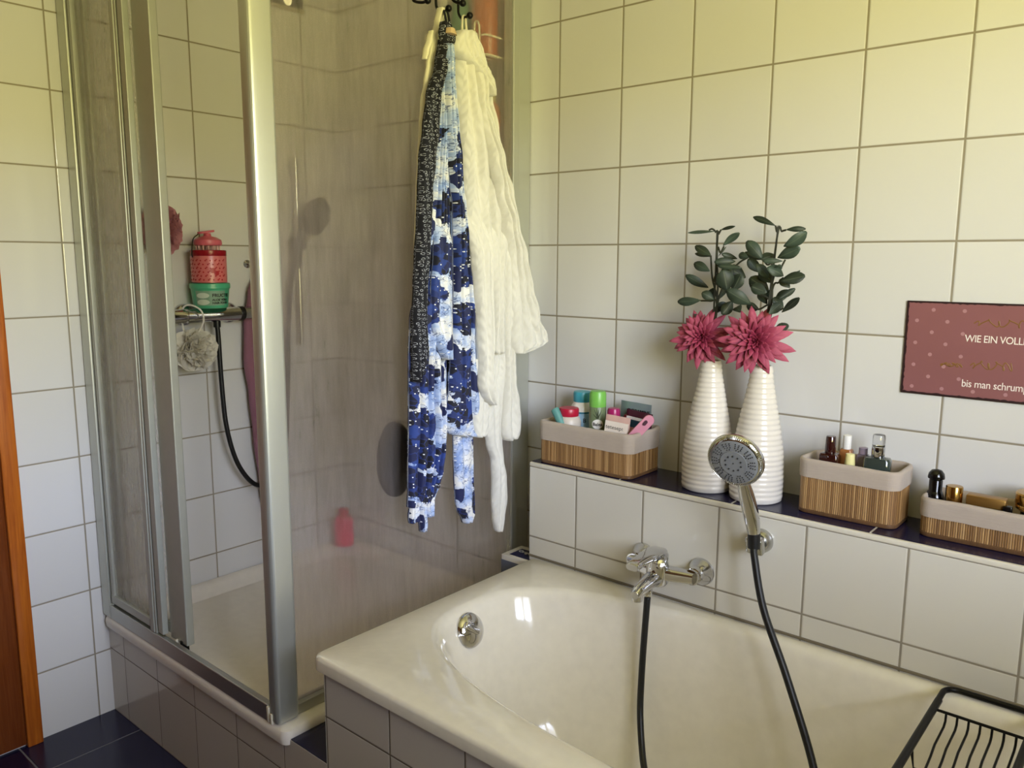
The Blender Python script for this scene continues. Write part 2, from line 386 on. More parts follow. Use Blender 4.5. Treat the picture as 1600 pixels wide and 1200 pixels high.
# ================================================================== the room
XR, YF, ZC = 2.95, -2.75, 2.5
bm = BM(); box(bm, -.15, XR + .15, YF - .1, .15, -.08, FZ); struct('floor', bm, M_blue, smooth=False)
bm = BM(); box(bm, -.15, 0, YF, .15, FZ, ZC); struct('wall_left', bm, M_tileL, smooth=False)
bm = BM(); box(bm, 0, XR + .15, 0, .15, FZ, ZC); struct('wall_back', bm, M_tileR, smooth=False)
bm = BM(); box(bm, -.15, XR + .15, YF - .1, YF, FZ, ZC); struct('wall_front', bm, wood('brown wood panelling', (84, 54, 32), (108, 72, 42), .4), smooth=False)
bm = BM(); box(bm, -.15, XR + .15, YF - .1, .15, ZC, ZC + .1); struct('ceiling', bm, M_paint, smooth=False)
bm = BM()
box(bm, XR, XR + .15, YF, WY0, FZ, ZC); box(bm, XR, XR + .15, WY1, 0, FZ, ZC)
box(bm, XR, XR + .15, WY0, WY1, FZ, WZ0); box(bm, XR, XR + .15, WY0, WY1, WZ1, ZC)
struct('wall_right', bm, M_paint, smooth=False)
M_frame = plain('white window frame', (232, 232, 228), .4)
bm = BM()
fw = .055; xx0, xx1 = XR + .03, XR + .09
box(bm, xx0, xx1, WY0, WY0 + fw, WZ0, WZ1, .006); box(bm, xx0, xx1, WY1 - fw, WY1, WZ0, WZ1, .006)
box(bm, xx0, xx1, WY0, WY1, WZ0, WZ0 + fw, .006); box(bm, xx0, xx1, WY0, WY1, WZ1 - fw, WZ1, .006)
box(bm, xx0, xx1, (WY0 + WY1) / 2 - .045, (WY0 + WY1) / 2 + .045, WZ0, WZ1, .006)
struct('window_1', bm, M_frame)
bm = BM(); box(bm, XR - .03, XR + .02, WY0 - .04, WY1 + .04, WZ0 - .03, WZ0, .006); struct('trim_2', bm, M_frame)
# door on the left wall
bm = BM(); box(bm, 0, .02, -1.145, -1.105, FZ, 2.12, .003); box(bm, 0, .02, -2.14, -2.10, FZ, 2.12, .003); box(bm, 0, .02, -2.14, -1.105, 2.08, 2.12, .003)
dfr = struct('trim_1', bm, M_oakframe)
bm = BM(); box(bm, 0, .008, -2.10, -1.145, FZ + .006, 2.08, .001); dr = struct('door_1', bm, M_oakdoor)
bm = BM(); lathe(bm, [(.024, 0), (.024, .006)], (.008, -2.04, 1.05), (1, 0, 0), 24); tube(bm, [(.012, -2.04, 1.05), (.05, -2.04, 1.05), (.055, -2.02, 1.05), (.055, -1.92, 1.05)], .009, 12)
mk('door_handle', bm, M_satchrome, dr)
# masonry ledge behind the tub
LY, LX, LZ = -.1715, 1.026, .842
bm = BM(); box(bm, LX, XR, LY, 0, .54, LZ - .012); box(bm, LX + .03, XR, LY + .02, 0, FZ, .54)
struct('wall_ledge', bm, M_tileLedge, smooth=False)
bm = BM(); box(bm, LX, XR, LY + .008, 0, LZ - .012, LZ); struct('trim_3', bm, M_blueL, smooth=False)
bm = BM(); box(bm, LX - .001, XR, LY - .002, LY + .009, LZ - .013, LZ - .001, .003, 3); struct('trim_4', bm, M_trim)
# tiled tub front, shower plinth, blue sill between them
bm = BM(); box(bm, 1.067, XR, -.9, -.88, FZ, .541); box(bm, 1.067, 1.085, -.88, -.02, FZ, .541); struct('wall_tub', bm, M_tileTub, smooth=False)
bm = BM(); box(bm, 0, 1.067, -.9, -.878, FZ, .312); box(bm, .930, 1.067, -.9, -.8995 + .012, .312, .324); struct('wall_plinth', bm, M_tileTray, smooth=False)
bm = BM(); box(bm, .934, 1.067, -.899, 0, .3245, .3265); box(bm, .934, 1.067, -.886, 0, .30, .3245); struct('trim_5', bm, M_sill, smooth=False)
bm = BM(); box(bm, LX, XR, LY - .003, LY + .002, .571, .5775, .001, 1); struct('trim_6', bm, plain('grey silicone joint', (112, 102, 84), .6), smooth=False)
# ================================================================== shower tray
tr = thing('shower_tray', 'white square shower tray with a rounded lip on the tiled plinth', 'shower tray', (.46, -.46, .31))
bm = BM(); n = 8
loops = [rrect(.002, .926, -.90, -.002, .012, .312, n), rrect(.002, .932, -.912, -.002, .018, .312, n), rrect(.002, .934, -.915, -.002, .02, .330, n), rrect(.002, .930, -.911, -.002, .02, .342, n), rrect(.004, .922, -.903, -.004, .02, .347, n),
         rrect(.022, .862, -.845, -.022, .05, .345, n), rrect(.032, .855, -.838, -.032, .06, .337, n), rrect(.10, .80, -.78, -.10, .12, .275, n), rrect(.20, .72, -.70, -.20, .12, .252, n), rrect(.44, .48, -.48, -.44, .015, .246, n)]
loft(bm, loops); mk('basin', bm, M_tray, tr)
bm = BM(); lathe(bm, [(.045, 0), (.045, .003), (.03, .006), (.0, .006)], (.46, -.46, .2455), seg=32, cap1=False); mk('drain_cover', bm, M_chrome, tr)
# ================================================================== shower enclosure
se = thing('shower_enclosure', 'aluminium framed corner shower cabin with fogged panes and half open sliding door', 'shower cabin', (.9, -.9, .347))
ZT = 2.22
bm = BM(); box(bm, .0, .866, -.912, -.896, .347, .388, .002); box(bm, .0, .866, -.897, -.868, .347, .354, .001); mk('bottom_rail', bm, M_alu, se)
bm = BM(); box(bm, .0, .866, -.912, -.868, ZT - .05, ZT, .002); box(bm, .858, .90, -.85, -.03, ZT - .05, ZT, .002); mk('top_rail', bm, M_alu, se)
bm = BM(); box(bm, .002, .052, -.914, -.866, .347, ZT, .004); box(bm, .052, .058, -.905, -.875, .347, ZT, .001); mk('wall_profile', bm, M_alu2, se)
bm = BM(); box(bm, .866, .906, -.912, -.852, .347, ZT, .012, 5); mk('corner_post', bm, M_alu2, se)
bm = BM(); box(bm, .862, .872, -.914, -.902, .347, .385, .002); box(bm, .876, .884, -.9145, -.904, .347, .372, .002); mk('end_cap', bm, plain('white plastic', (215, 208, 190), .4), se, label='small white plastic end cap')
bm = BM(); box(bm, .862, .892, -.852, -.06, .347, .372, .002); mk('side_rail', bm, M_alu, se)
bm = BM(); box(bm, .843, .880, -.055, -.002, .347, ZT, .003); box(bm, .848, .884, -.082, -.055, .347, ZT, .003); box(bm, .872, .8795, -.0295, -.0265, .35, ZT, .001); mk('wall_profile', bm, M_alu2, se)
bm = BM(); box(bm, .873, .878, -.852, -.07, .372, ZT - .05); mk('side_pane', bm, M_fog, se, smooth=False, label='fogged glass side pane with droplets')
def slider(name, x0, x1, yc, sw, z0, lab):
    bm = BM(); box(bm, x0, x1 - sw, yc - .0025, yc + .0025, z0 + .02, ZT - .06)
    p = mk('sliding_pane', bm, M_fog2, se, smooth=False, label=lab)
    bm = BM(); box(bm, x1 - sw, x1, yc - .011, yc + .011, z0 - .008, ZT - .05, .003); box(bm, x0, x0 + .018, yc - .009, yc + .009, z0, ZT - .05, .002)
    box(bm, x0, x1 - sw, yc - .010, yc + .010, z0 + .002, z0 + .026, .002); box(bm, x0, x1 - sw, yc - .009, yc + .009, ZT - .08, ZT - .055, .002)
    mk('pane_frame', bm, M_alu3, p); return p
p1 = slider('a', .060, .322, -.900, .022, .396, 'frosted outer sliding pane')
bm = BM(); box(bm, .322, .330, -.908, -.892, .388, ZT - .05, .001); box(bm, .336, .362, -.906, -.890, .392, ZT - .05, .002); mk('seal_strip', bm, M_alu3, p1)
bm = BM(); box(bm, .329, .338, -.900, -.886, .392, ZT - .05); mk('groove', bm, M_aludark, p1)  # solid dark strip standing in for the shaded gap between stiles
p2 = slider('b', .085, .458, -.878, .088, .392, 'frosted inner sliding pane behind the outer one')
bm = BM(); box(bm, .425, .437, -.892, -.872, .345, .392, .002); mk('guide', bm, M_blackm, p2); bm = BM(); box(bm, .404, .41, -.895, -.885, .36, .39, .001); mk('guide', bm, MATS['white plastic'], p2)
# ================================================================== bathtub
tb = thing('bathtub', 'large white built-in bathtub with rounded basin under the tiled ledge', 'bathtub', (1.95, -.54, .54))
bm = BM()
def sup(cx, cy, ax0, ax1, ay, z, N, ex, m=72, ayb=None):
    out = []
    for i in range(m):
        t = 2 * PI * i / m; c, s_ = math.cos(t), math.sin(t)
        a = ax1 if c > 0 else ax0; b = (ayb if (ayb and s_ > 0) else ay)
        out.append(Vector((cx + math.copysign(abs(c) ** (2 / ex), c) * a, cy + math.copysign(abs(s_) ** (2 / N), s_) * b, z)))
    return out
def rr72(x0, x1, y0, y1, r, z):
    # rounded rectangle sampled with the same angles as sup so the rings pair up
    cx, cy = 1.95, -.52; out = []
    for i in range(72):
        t = 2 * PI * i / 72; c, s_ = math.cos(t), math.sin(t)
        # ray to the rectangle
        k = min((x1 - cx) / c if c > 1e-6 else ((x0 - cx) / c if c < -1e-6 else 9e9), (y1 - cy) / s_ if s_ > 1e-6 else ((y0 - cy) / s_ if s_ < -1e-6 else 9e9))
        out.append(Vector((cx + c * k, cy + s_ * k, z)))
    return out
x0, x1, y0, y1 = 1.040, 2.86, -.912, LY
# outer deck built as rounded rectangle rings, then the basin rings joined through a fan of matched angles
def ang_ring(pts, m=144):
    cx, cy = 1.95, -.52
    P = sorted([(math.atan2((p.y - cy), (p.x - cx)), p) for p in pts], key=lambda q: q[0])
    return [p for a, p in P]
def deck(z, inset, r):
    X0, X1, Y0, Y1 = x0 + inset, x1 - inset, y0 + inset, y1 - (inset if inset < .02 else inset)
    out = []; cs = ((X1 - r, Y1 - r, 0), (X0 + r, Y1 - r, 90), (X0 + r, Y0 + r, 180), (X1 - r, Y0 + r, 270))
    for q, (cx, cy, a) in enumerate(cs):
        for i in range(9):
            t = math.radians(a + 90 * i / 8); out.append(Vector((cx + math.cos(t) * r, cy + math.sin(t) * r, z)))
        nx = cs[(q + 1) % 4]; t = math.radians(a + 90); p = out[-1]; e_ = Vector((nx[0] + math.cos(t) * r, nx[1] + math.sin(t) * r, z))
        for i in range(1, 10): out.append(p.lerp(e_, i / 10))
    return out
def basin(xa, xb, ya, yb, z, e1, e2):
    """closed ring of the basin, same point count as deck(): 4 corners of 9 and 4 sides of 9"""
    m = 72; out = []
    cx, cy = xa + .55 * (xb - xa), (ya + yb) / 2
    for i in range(m):
        q, f = divmod(i, 18)
        if f <= 8: a = q * 90 + 22 + 46 * f / 8
        else: a = q * 90 + 68 + 44 * (f - 8) / 10
        t = math.radians(a); c, s_ = math.cos(t), math.sin(t)
        A = (xb - cx) if c > 0 else (cx - xa); B = (yb - cy) if s_ > 0 else (cy - ya)
        ee = e1 if c < 0 else e2
        out.append(Vector((cx + math.copysign(abs(c) ** (2 / ee), c) * A, cy + math.copysign(abs(s_) ** (2 / ee), s_) * B, z)))
    return out
rings_ = [deck(.541, .03, .02), deck(.539, .004, .022), deck(.541, .0, .024), deck(.562, .0, .024), deck(.569, .003, .022), deck(.572, .009, .02)]
rings_ += [basin(1.105, 2.74, -.828, -.196, .5722, 2.9, 3.4), basin(1.113, 2.73, -.820, -.203, .5700, 2.9, 3.4), basin(1.122, 2.72, -.811, -.211, .563, 2.9, 3.4), basin(1.130, 2.71, -.803, -.217, .550, 2.9, 3.4),
           basin(1.150, 2.69, -.793, -.226, .50, 2.8, 3.2), basin(1.185, 2.66, -.78, -.238, .40, 2.7, 3.0), basin(1.23, 2.60, -.765, -.255, .28, 2.6, 2.8),
           basin(1.29, 2.53, -.74, -.28, .19, 2.5, 2.6), basin(1.37, 2.45, -.70, -.32, .15, 2.4, 2.4), basin(1.55, 2.3, -.62, -.40, .138, 2.3, 2.3), basin(1.9, 2.0, -.53, -.49, .136, 2, 2)]
loft(bm, rings_, cap0=False); mk('basin', bm, M_enamel, tb, angle=60)
# overflow plate with its turning knob
nrm = Vector((.94, 0, .34)).normalized(); oc = Vector((1.147, -.541, .522))
bm = BM(); lathe(bm, [(.039, -.004), (.041, .002), (.038, .008), (.028, .014), (.014, .018), (.0, .0185)], oc, nrm, 48, cap1=False); ov = mk('overflow_plate', bm, M_chrome, tb)
bm = BM(); box(bm, -.008, .008, -.024, .024, .014, .026, .004, 3, M=Matrix.Translation(oc) @ nrm.to_track_quat('Z', 'Y').to_matrix().to_4x4() @ Matrix.Rotation(.9, 4, 'Z') @ Matrix.Translation((0, .012, 0))); mk('knob', bm, M_chrome, ov)
# ================================================================== mixer tap
tp = thing('bath_mixer', 'polished chrome bath mixer tap on the ledge wall above the tub', 'tap', (1.473, LY, .664))
for x in (1.3935, 1.5515):
    bm = BM(); lathe(bm, [(.0325, .0), (.033, .003), (.031, .008), (.020, .027), (.0185, .031), (.0185, .040), (.0165, .041), (.0165, .046), (.0185, .047), (.0185, .052)], (x, LY, .664), (0, -1, 0), 48); mk('wall_flange', bm, M_chrome, tp)
bm = BM()
def arm(xa, xb):
    loops = []
    for t in [0, .15, .4, .7, 1]:
        x = xa + (xb - xa) * t; yc = -.222 - .014 * t; h = .0135 + .004 * t; d = .014 + .006 * t
        loops.append([Vector((x, yc + math.copysign(abs(math.cos(a)) ** .55, math.cos(a)) * d, .664 - .002 * t + math.copysign(abs(math.sin(a)) ** .55, math.sin(a)) * h)) for a in [2 * PI * i / 28 for i in range(28)]])
    loft(bm, loops)
arm(1.560, 1.478); arm(1.386, 1.468); mk('body', bm, M_chrome, tp)
bm = BM(); lathe(bm, [(.020, -.03), (.026, -.022), (.0275, 0), (.0265, .022), (.0245, .030), (.0245, .033), (.0265, .035), (.0265, .046), (.022, .054), (.010, .058), (0, .0585)], (1.473, -.240, .662), (0, -.1, 1), 48, cap1=False); mk('cartridge_housing', bm, M_chrome, tp)
bm = BM(); loops = []
for y, z, w, h in ((-.222, .712, .012, .006), (-.235, .714, .022, .009), (-.262, .715, .024, .0105), (-.30, .714, .0185, .009), (-.335, .711, .0165, .009), (-.352, .709, .0165, .009), (-.357, .708, .0145, .0075)):
    loops.append([Vector((1.473 + math.copysign(abs(math.cos(a)) ** .6, math.cos(a)) * w, y, z + math.copysign(abs(math.sin(a)) ** .6, math.sin(a)) * h)) for a in [2 * PI * i / 28 for i in range(28)]])
loft(bm, loops); mk('lever', bm, M_chrome, tp)
bm = BM(); loops = []
for y, z, w, h in ((-.235, .655, .022, .018), (-.262, .653, .021, .018), (-.29, .650, .018, .0165), (-.315, .645, .0155, .015), (-.333, .640, .014, .013), (-.342, .637, .010, .009)):
    loops.append([Vector((1.473 + math.cos(a) * w, y, z + math.sin(a) * h)) for a in [2 * PI * i / 28 for i in range(28)]])
loft(bm, loops); sp_ = mk('spout', bm, M_chrome, tp)
bm = BM(); lathe(bm, [(.0115, 0), (.0125, .003), (.0125, .018), (.0135, .022)], (1.473, -.330, .620), (0, .05, 1), 32); mk('aerator', bm, M_chrome, sp_)
bm = BM(); lathe(bm, [(.008, 0), (.011, .003), (.0115, .016), (.008, .020), (0, .021)], (1.490, -.262, .690), (.5, -.6, .5), 24, cap1=False); mk('diverter_knob', bm, M_chrome, tp)
bm = BM(); lathe(bm, [(.010, 0), (.0115, .002), (.0115, .014), (.0095, .02)], (1.473, -.283, .618), (0, 0, 1), 24); mk('hose_nut', bm, M_chrome, tp)
# ================================================================== hand shower, its wall holder and hose
hd = thing('shower_holder', 'chrome wall holder carrying the hand shower above the tub', 'shower holder', (1.694, LY, .775))
bm = BM(); lathe(bm, [(.026, 0), (.0275, .004), (.0265, .014), (.020, .022), (.0, .024)], (1.694, LY, .775), (0, -1, 0), 40, cap1=False); mk('wall_plate', bm, M_satchrome, hd)
bm = BM(); tube(bm, [(1.694, LY - .015, .775), (1.697, LY - .035, .776), (1.700, LY - .050, .779)], .013, 20); box(bm, -.019, .019, -.010, .010, -.020, .020, .005, 3, M=Matrix.Translation((1.700, -.222, .778)) @ Matrix.Rotation(.3, 4, 'X'))
mk('clip', bm, M_satchrome, hd)
hs = thing('hand_shower', 'round chrome hand shower with grey spray face resting in wall holder', 'hand shower', (1.704, -.240, .785))
hc = Vector((1.684, -.312, .978)); fn_ = Vector((.10, -.95, -.30)).normalized()
bm = BM(); lathe(bm, [(.050, .0005), (.054, -.001), (.0585, -.006), (.0595, -.013), (.055, -.021), (.040, -.029), (.02, -.034), (0, -.0345)], hc, fn_, 56, cap0=False, cap1=False)
tube(bm, [(1.703, -.238, .806), (1.700, -.245, .84), (1.694, -.258, .885), (1.688, -.272, .925), hc - fn_ * .018 + Vector((0, 0, -.03))], lambda t: .0125 + .0045 * math.sin(PI * min(1, t * 1.25)) ** 1.0, 24, 5)
mk('body', bm, M_chrome, hs)
M_spray = plain('grey spray face', (112, 114, 116), .35)
bm = BM(); lathe(bm, [(0, .006), (.028, .006), (.0285, .004), (.046, .004), (.050, .001), (.0505, -.002)], hc, fn_, 56, cap0=False); mk('spray_face', bm, M_spray, hs, label='grey spray face with rings of black nozzles')
X_, Y_, Z_ = frame(fn_)
bm = BM()
for i in range(90):
    a = 2 * PI * i / 90; d = X_ * math.cos(a) + Y_ * math.sin(a)
    tube(bm, [hc + d * .0535 + fn_ * .0005, hc + d * .0585 - fn_ * .0045], .0009, 5)
mk('grip_ribs', bm, M_satchrome, hs)
bm = BM()
for rad, cnt, rs, hh in ((.017, 10, .0022, .006), (.006, 1, .0016, .006)):
    for i in range(cnt):
        a = 2 * PI * i / cnt; ball(bm, hc + (X_ * math.cos(a) + Y_ * math.sin(a)) * (rad if cnt > 1 else 0) + fn_ * hh, rs, 1)
for sct in range(10):
    for rad, k in ((.0315, 2), (.036, 3), (.0405, 3), (.045, 3)):
        for j in range(k):
            a = 2 * PI * (sct + .5 + (j - (k - 1) / 2) * .27) / 10; ball(bm, hc + (X_ * math.cos(a) + Y_ * math.sin(a)) * rad + fn_ * .0042, .0015, 1)
mk('nozzles', bm, M_black, hs)
bm = BM(); tube(bm, [(1.7045, -.2385, .778), (1.7035, -.239, .81)], .0135, 24); mk('handle_nut', bm, M_black, hs, label='black nut at foot of handle')
bm = BM(); tube(bm, [(1.473, -.283, .612), (1.473, -.285, .60), (1.474, -.296, .50), (1.475, -.303, .42), (1.482, -.316, .345), (1.506, -.345, .283), (1.538, -.38, .245), (1.60, -.43, .19), (1.72, -.49, .152), (1.84, -.48, .157), (1.925, -.44, .22), (1.93, -.395, .31), (1.900, -.355, .402), (1.823, -.32, .553), (1.752, -.285, .668), (1.713, -.252, .760), (1.7065, -.243, .779)], .0078, 16, 8)
solo('shower_hose', bm, M_black, 'black hose looping from the mixer tap into the tub and up to hand shower', 'hose', (1.473, -.283, .618))
# ================================================================== vases
def vase(x, y, label, dz=0):
    prof = [(.052, 0), (.0585, .004)]; N = 26; H = .312
    rad = [(0, .0590), (.05, .0600), (.11, .0575), (.16, .0500), (.20, .0425), (.24, .0345), (.28, .0270), (.312, .0235)]
    def R(z):
        for (a, ra), (b, rb) in zip(rad[:-1], rad[1:]):
            if z <= b: return ra + (rb - ra) * (z - a) / (b - a)
        return rad[-1][1]
    for i in range(N):
        for f, d in ((.15, -.0011), (.32, .0003), (.6, .0006), (.85, .0002)):
            z = .006 + (H - .012) * (i + f) / N; prof.append((R(z) + d, z))
    prof += [(.0225, H), (.019, H + .001), (.0185, H - .03), (.03, H - .09), (.0, H - .1)]
    bm = BM(); lathe(bm, prof, (x, y, LZ), seg=56, cap1=False)
    return solo('vase', bm, M_vase, label, 'vase', (x, y, LZ), angle=70)
V1 = (1.512, -.088); V2 = (1.640, -.094)
vase(*V1, 'ribbed white bottle vase nearer the large bamboo basket'); vase(*V2, 'ribbed white bottle vase directly behind the hand shower')
def leaf(bm, a, b, w, rnd, bend=.1, tilt=0.0):
    a, b = Vector(a), Vector(b); d = b - a; L = d.length; d.normalize()
    view = Vector((.55, -.8, .1)).normalized(); s_ = d.cross(view).normalized(); nn = s_.cross(d).normalized()
    if nn.dot(view) < 0: nn = -nn
    s_ = (s_ * math.cos(tilt) + nn * math.sin(tilt)).normalized(); nn = s_.cross(d).normalized()
    uv = bm.loops.layers.uv.verify(); rows = []; K = 8
    for i in range(K + 1):
        t = i / K; hw = w * .56 * (math.sin(PI * (min(1, t * .95 + .025) ** 1.3)) ** .7)
        p = a + d * (L * t) + nn * (bend * L * math.sin(PI * t) * .6)
        rows.append([bm.verts.new(p - s_ * hw + nn * .18 * hw), bm.verts.new(p), bm.verts.new(p + s_ * hw + nn * .18 * hw)])
    for i in range(K):
        for j in range(2):
            f = bm.faces.new((rows[i][j], rows[i][j + 1], rows[i + 1][j + 1], rows[i + 1][j]))
            for lp, (uu, vv) in zip(f.loops, ((j / 2, i / K), ((j + 1) / 2, i / K), ((j + 1) / 2, (i + 1) / K), (j / 2, (i + 1) / K))): lp[uv].uv = (uu, vv)
def solidify(o, th):
    m = o.modifiers.new('solid', 'SOLIDIFY'); m.thickness = th; m.offset = 0
def eucalyptus(label, vx, vy, stems, leaves, seed):
    rnd = random.Random(seed); root = (vx, vy, LZ + .225)
    t = thing('eucalyptus_branch', label, 'branch', root)
    bm = BM()
    for P in stems: tube(bm, [root, (vx, vy, LZ + .33)] + [tuple(p) for p in P], .0022, 8, 5)
    mk('stem', bm, M_stem, t)
    bm = BM()
    for a, b, w in leaves:
        dy = rnd.uniform(-.03, .02) if a[2] > 1.275 else .03; a = Vector(a); b = Vector(b) + Vector((0, dy, 0)); 
        leaf(bm, a, b, w, rnd, rnd.uniform(-.15, .2), rnd.uniform(-.5, .5) if w > .014 else 0)
    f = mk('leaves', bm, M_leaf, t); solidify(f, .0006)
LEAVES1 = [((1.517, -0.108, 1.456), (1.458, -0.108, 1.453), 0.0072), ((1.516, -0.078, 1.46), (1.557, -0.078, 1.467), 0.0072), ((1.546, -0.123, 1.423), (1.583, -0.123, 1.451), 0.0168), ((1.499, -0.088, 1.401), (1.452, -0.088, 1.424), 0.02), ((1.489, -0.068, 1.399), (1.437, -0.068, 1.406), 0.01), ((1.508, -0.108, 1.365), (1.461, -0.108, 1.383), 0.02), ((1.491, -0.078, 1.326), (1.442, -0.078, 1.355), 0.02), ((1.496, -0.123, 1.298), (1.438, -0.123, 1.292), 0.0192), ((1.561, -0.088, 1.388), (1.522, -0.088, 1.386), 0.018), ((1.556, -0.068, 1.394), (1.524, -0.068, 1.405), 0.0128), ((1.6, -0.108, 1.397), (1.572, -0.108, 1.403), 0.0152), ((1.523, -0.078, 1.325), (1.505, -0.078, 1.359), 0.02), ((1.529, -0.123, 1.301), (1.503, -0.123, 1.316), 0.02), ((1.518, -0.088, 1.296), (1.539, -0.088, 1.346), 0.0152), ((1.545, -0.068, 1.277), (1.519, -0.068, 1.287), 0.024), ((1.587, -0.108, 1.373), (1.531, -0.108, 1.377), 0.012), ((1.583, -0.078, 1.351), (1.545, -0.078, 1.373), 0.028), ((1.561, -0.123, 1.321), (1.555, -0.123, 1.369), 0.036), ((1.563, -0.088, 1.354), (1.531, -0.088, 1.335), 0.032), ((1.508, -0.068, 1.399), (1.521, -0.068, 1.422), 0.0032), ((1.566, -0.108, 1.321), (1.584, -0.108, 1.359), 0.028), ((1.52, -0.078, 1.288), (1.5, -0.078, 1.267), 0.016), ((1.48, -0.123, 1.265), (1.47, -0.123, 1.258), 0.008), ((1.558, -0.088, 1.297), (1.543, -0.088, 1.266), 0.024), ((1.57, -0.068, 1.343), (1.552, -0.068, 1.38), 0.024), ((1.536, -0.108, 1.35), (1.555, -0.108, 1.373), 0.028), ((1.494, -0.078, 1.295), (1.51, -0.078, 1.326), 0.02), ((1.595, -0.123, 1.274), (1.571, -0.123, 1.284), 0.02)]
LEAVES2 = [((1.662, -0.114, 1.465), (1.61, -0.114, 1.485), 0.0128), ((1.674, -0.084, 1.457), (1.714, -0.084, 1.458), 0.0112), ((1.689, -0.129, 1.42), (1.734, -0.129, 1.451), 0.026), ((1.629, -0.094, 1.392), (1.592, -0.094, 1.433), 0.0248), ((1.616, -0.074, 1.392), (1.57, -0.074, 1.409), 0.014), ((1.671, -0.114, 1.396), (1.722, -0.114, 1.417), 0.0248), ((1.62, -0.084, 1.363), (1.591, -0.084, 1.394), 0.0248), ((1.689, -0.129, 1.389), (1.65, -0.129, 1.389), 0.0112), ((1.654, -0.094, 1.341), (1.62, -0.094, 1.372), 0.0272), ((1.648, -0.074, 1.403), (1.626, -0.074, 1.392), 0.02), ((1.686, -0.114, 1.357), (1.661, -0.114, 1.374), 0.024), ((1.675, -0.084, 1.341), (1.718, -0.084, 1.369), 0.0088), ((1.686, -0.129, 1.346), (1.734, -0.129, 1.358), 0.0264), ((1.694, -0.094, 1.331), (1.671, -0.094, 1.349), 0.02), ((1.653, -0.074, 1.293), (1.676, -0.074, 1.325), 0.02), ((1.678, -0.114, 1.306), (1.708, -0.114, 1.33), 0.0128), ((1.678, -0.084, 1.287), (1.658, -0.084, 1.308), 0.0232), ((1.693, -0.129, 1.279), (1.74, -0.129, 1.313), 0.0152), ((1.689, -0.094, 1.236), (1.665, -0.094, 1.25), 0.0248), ((1.638, -0.074, 1.322), (1.597, -0.074, 1.351), 0.032), ((1.651, -0.114, 1.32), (1.616, -0.114, 1.333), 0.024), ((1.621, -0.084, 1.281), (1.589, -0.084, 1.287), 0.02), ((1.622, -0.129, 1.294), (1.576, -0.129, 1.325), 0.0288), ((1.644, -0.094, 1.352), (1.627, -0.094, 1.381), 0.02), ((1.645, -0.074, 1.322), (1.619, -0.074, 1.306), 0.024), ((1.667, -0.114, 1.371), (1.685, -0.114, 1.382), 0.016), ((1.64, -0.084, 1.293), (1.618, -0.084, 1.322), 0.02), ((1.664, -0.129, 1.274), (1.677, -0.129, 1.296), 0.02)]
eucalyptus('shorter eucalyptus branch in the vase nearer the large basket', V1[0], V1[1], [[(1.519, -0.088, 1.288), (1.52, -0.088, 1.342), (1.516, -0.088, 1.38), (1.513, -0.088, 1.443)], [(1.52, -0.088, 1.288), (1.505, -0.088, 1.349), (1.499, -0.088, 1.401)], [(1.513, -0.088, 1.433), (1.509, -0.088, 1.454), (1.5, -0.088, 1.462), (1.492, -0.088, 1.46)], [(1.521, -0.088, 1.288), (1.539, -0.088, 1.342), (1.566, -0.088, 1.381), (1.591, -0.088, 1.397)], [(1.514, -0.088, 1.403), (1.523, -0.088, 1.407), (1.531, -0.088, 1.422)], [(1.514, -0.088, 1.433), (1.517, -0.088, 1.45), (1.522, -0.088, 1.46)], [(1.519, -0.088, 1.288), (1.503, -0.088, 1.295), (1.478, -0.088, 1.295)]], LEAVES1, 3)
eucalyptus('taller eucalyptus branch in the vase behind the hand shower', V2[0], V2[1], [[(1.654, -0.094, 1.29), (1.654, -0.094, 1.345), (1.655, -0.094, 1.396), (1.659, -0.094, 1.442)], [(1.659, -0.094, 1.442), (1.657, -0.094, 1.453), (1.654, -0.094, 1.466)], [(1.659, -0.094, 1.441), (1.669, -0.094, 1.453), (1.678, -0.094, 1.456)], [(1.654, -0.094, 1.323), (1.668, -0.094, 1.342), (1.678, -0.094, 1.353)], [(1.653, -0.094, 1.338), (1.67, -0.094, 1.371), (1.68, -0.094, 1.392)], [(1.654, -0.094, 1.29), (1.627, -0.094, 1.315), (1.604, -0.094, 1.336)], [(1.655, -0.094, 1.271), (1.664, -0.094, 1.276), (1.682, -0.094, 1.286)], [(1.653, -0.094, 1.363), (1.639, -0.094, 1.381), (1.629, -0.094, 1.392)], [(1.654, -0.094, 1.286), (1.625, -0.094, 1.281), (1.607, -0.094, 1.292)]], LEAVES2, 5)
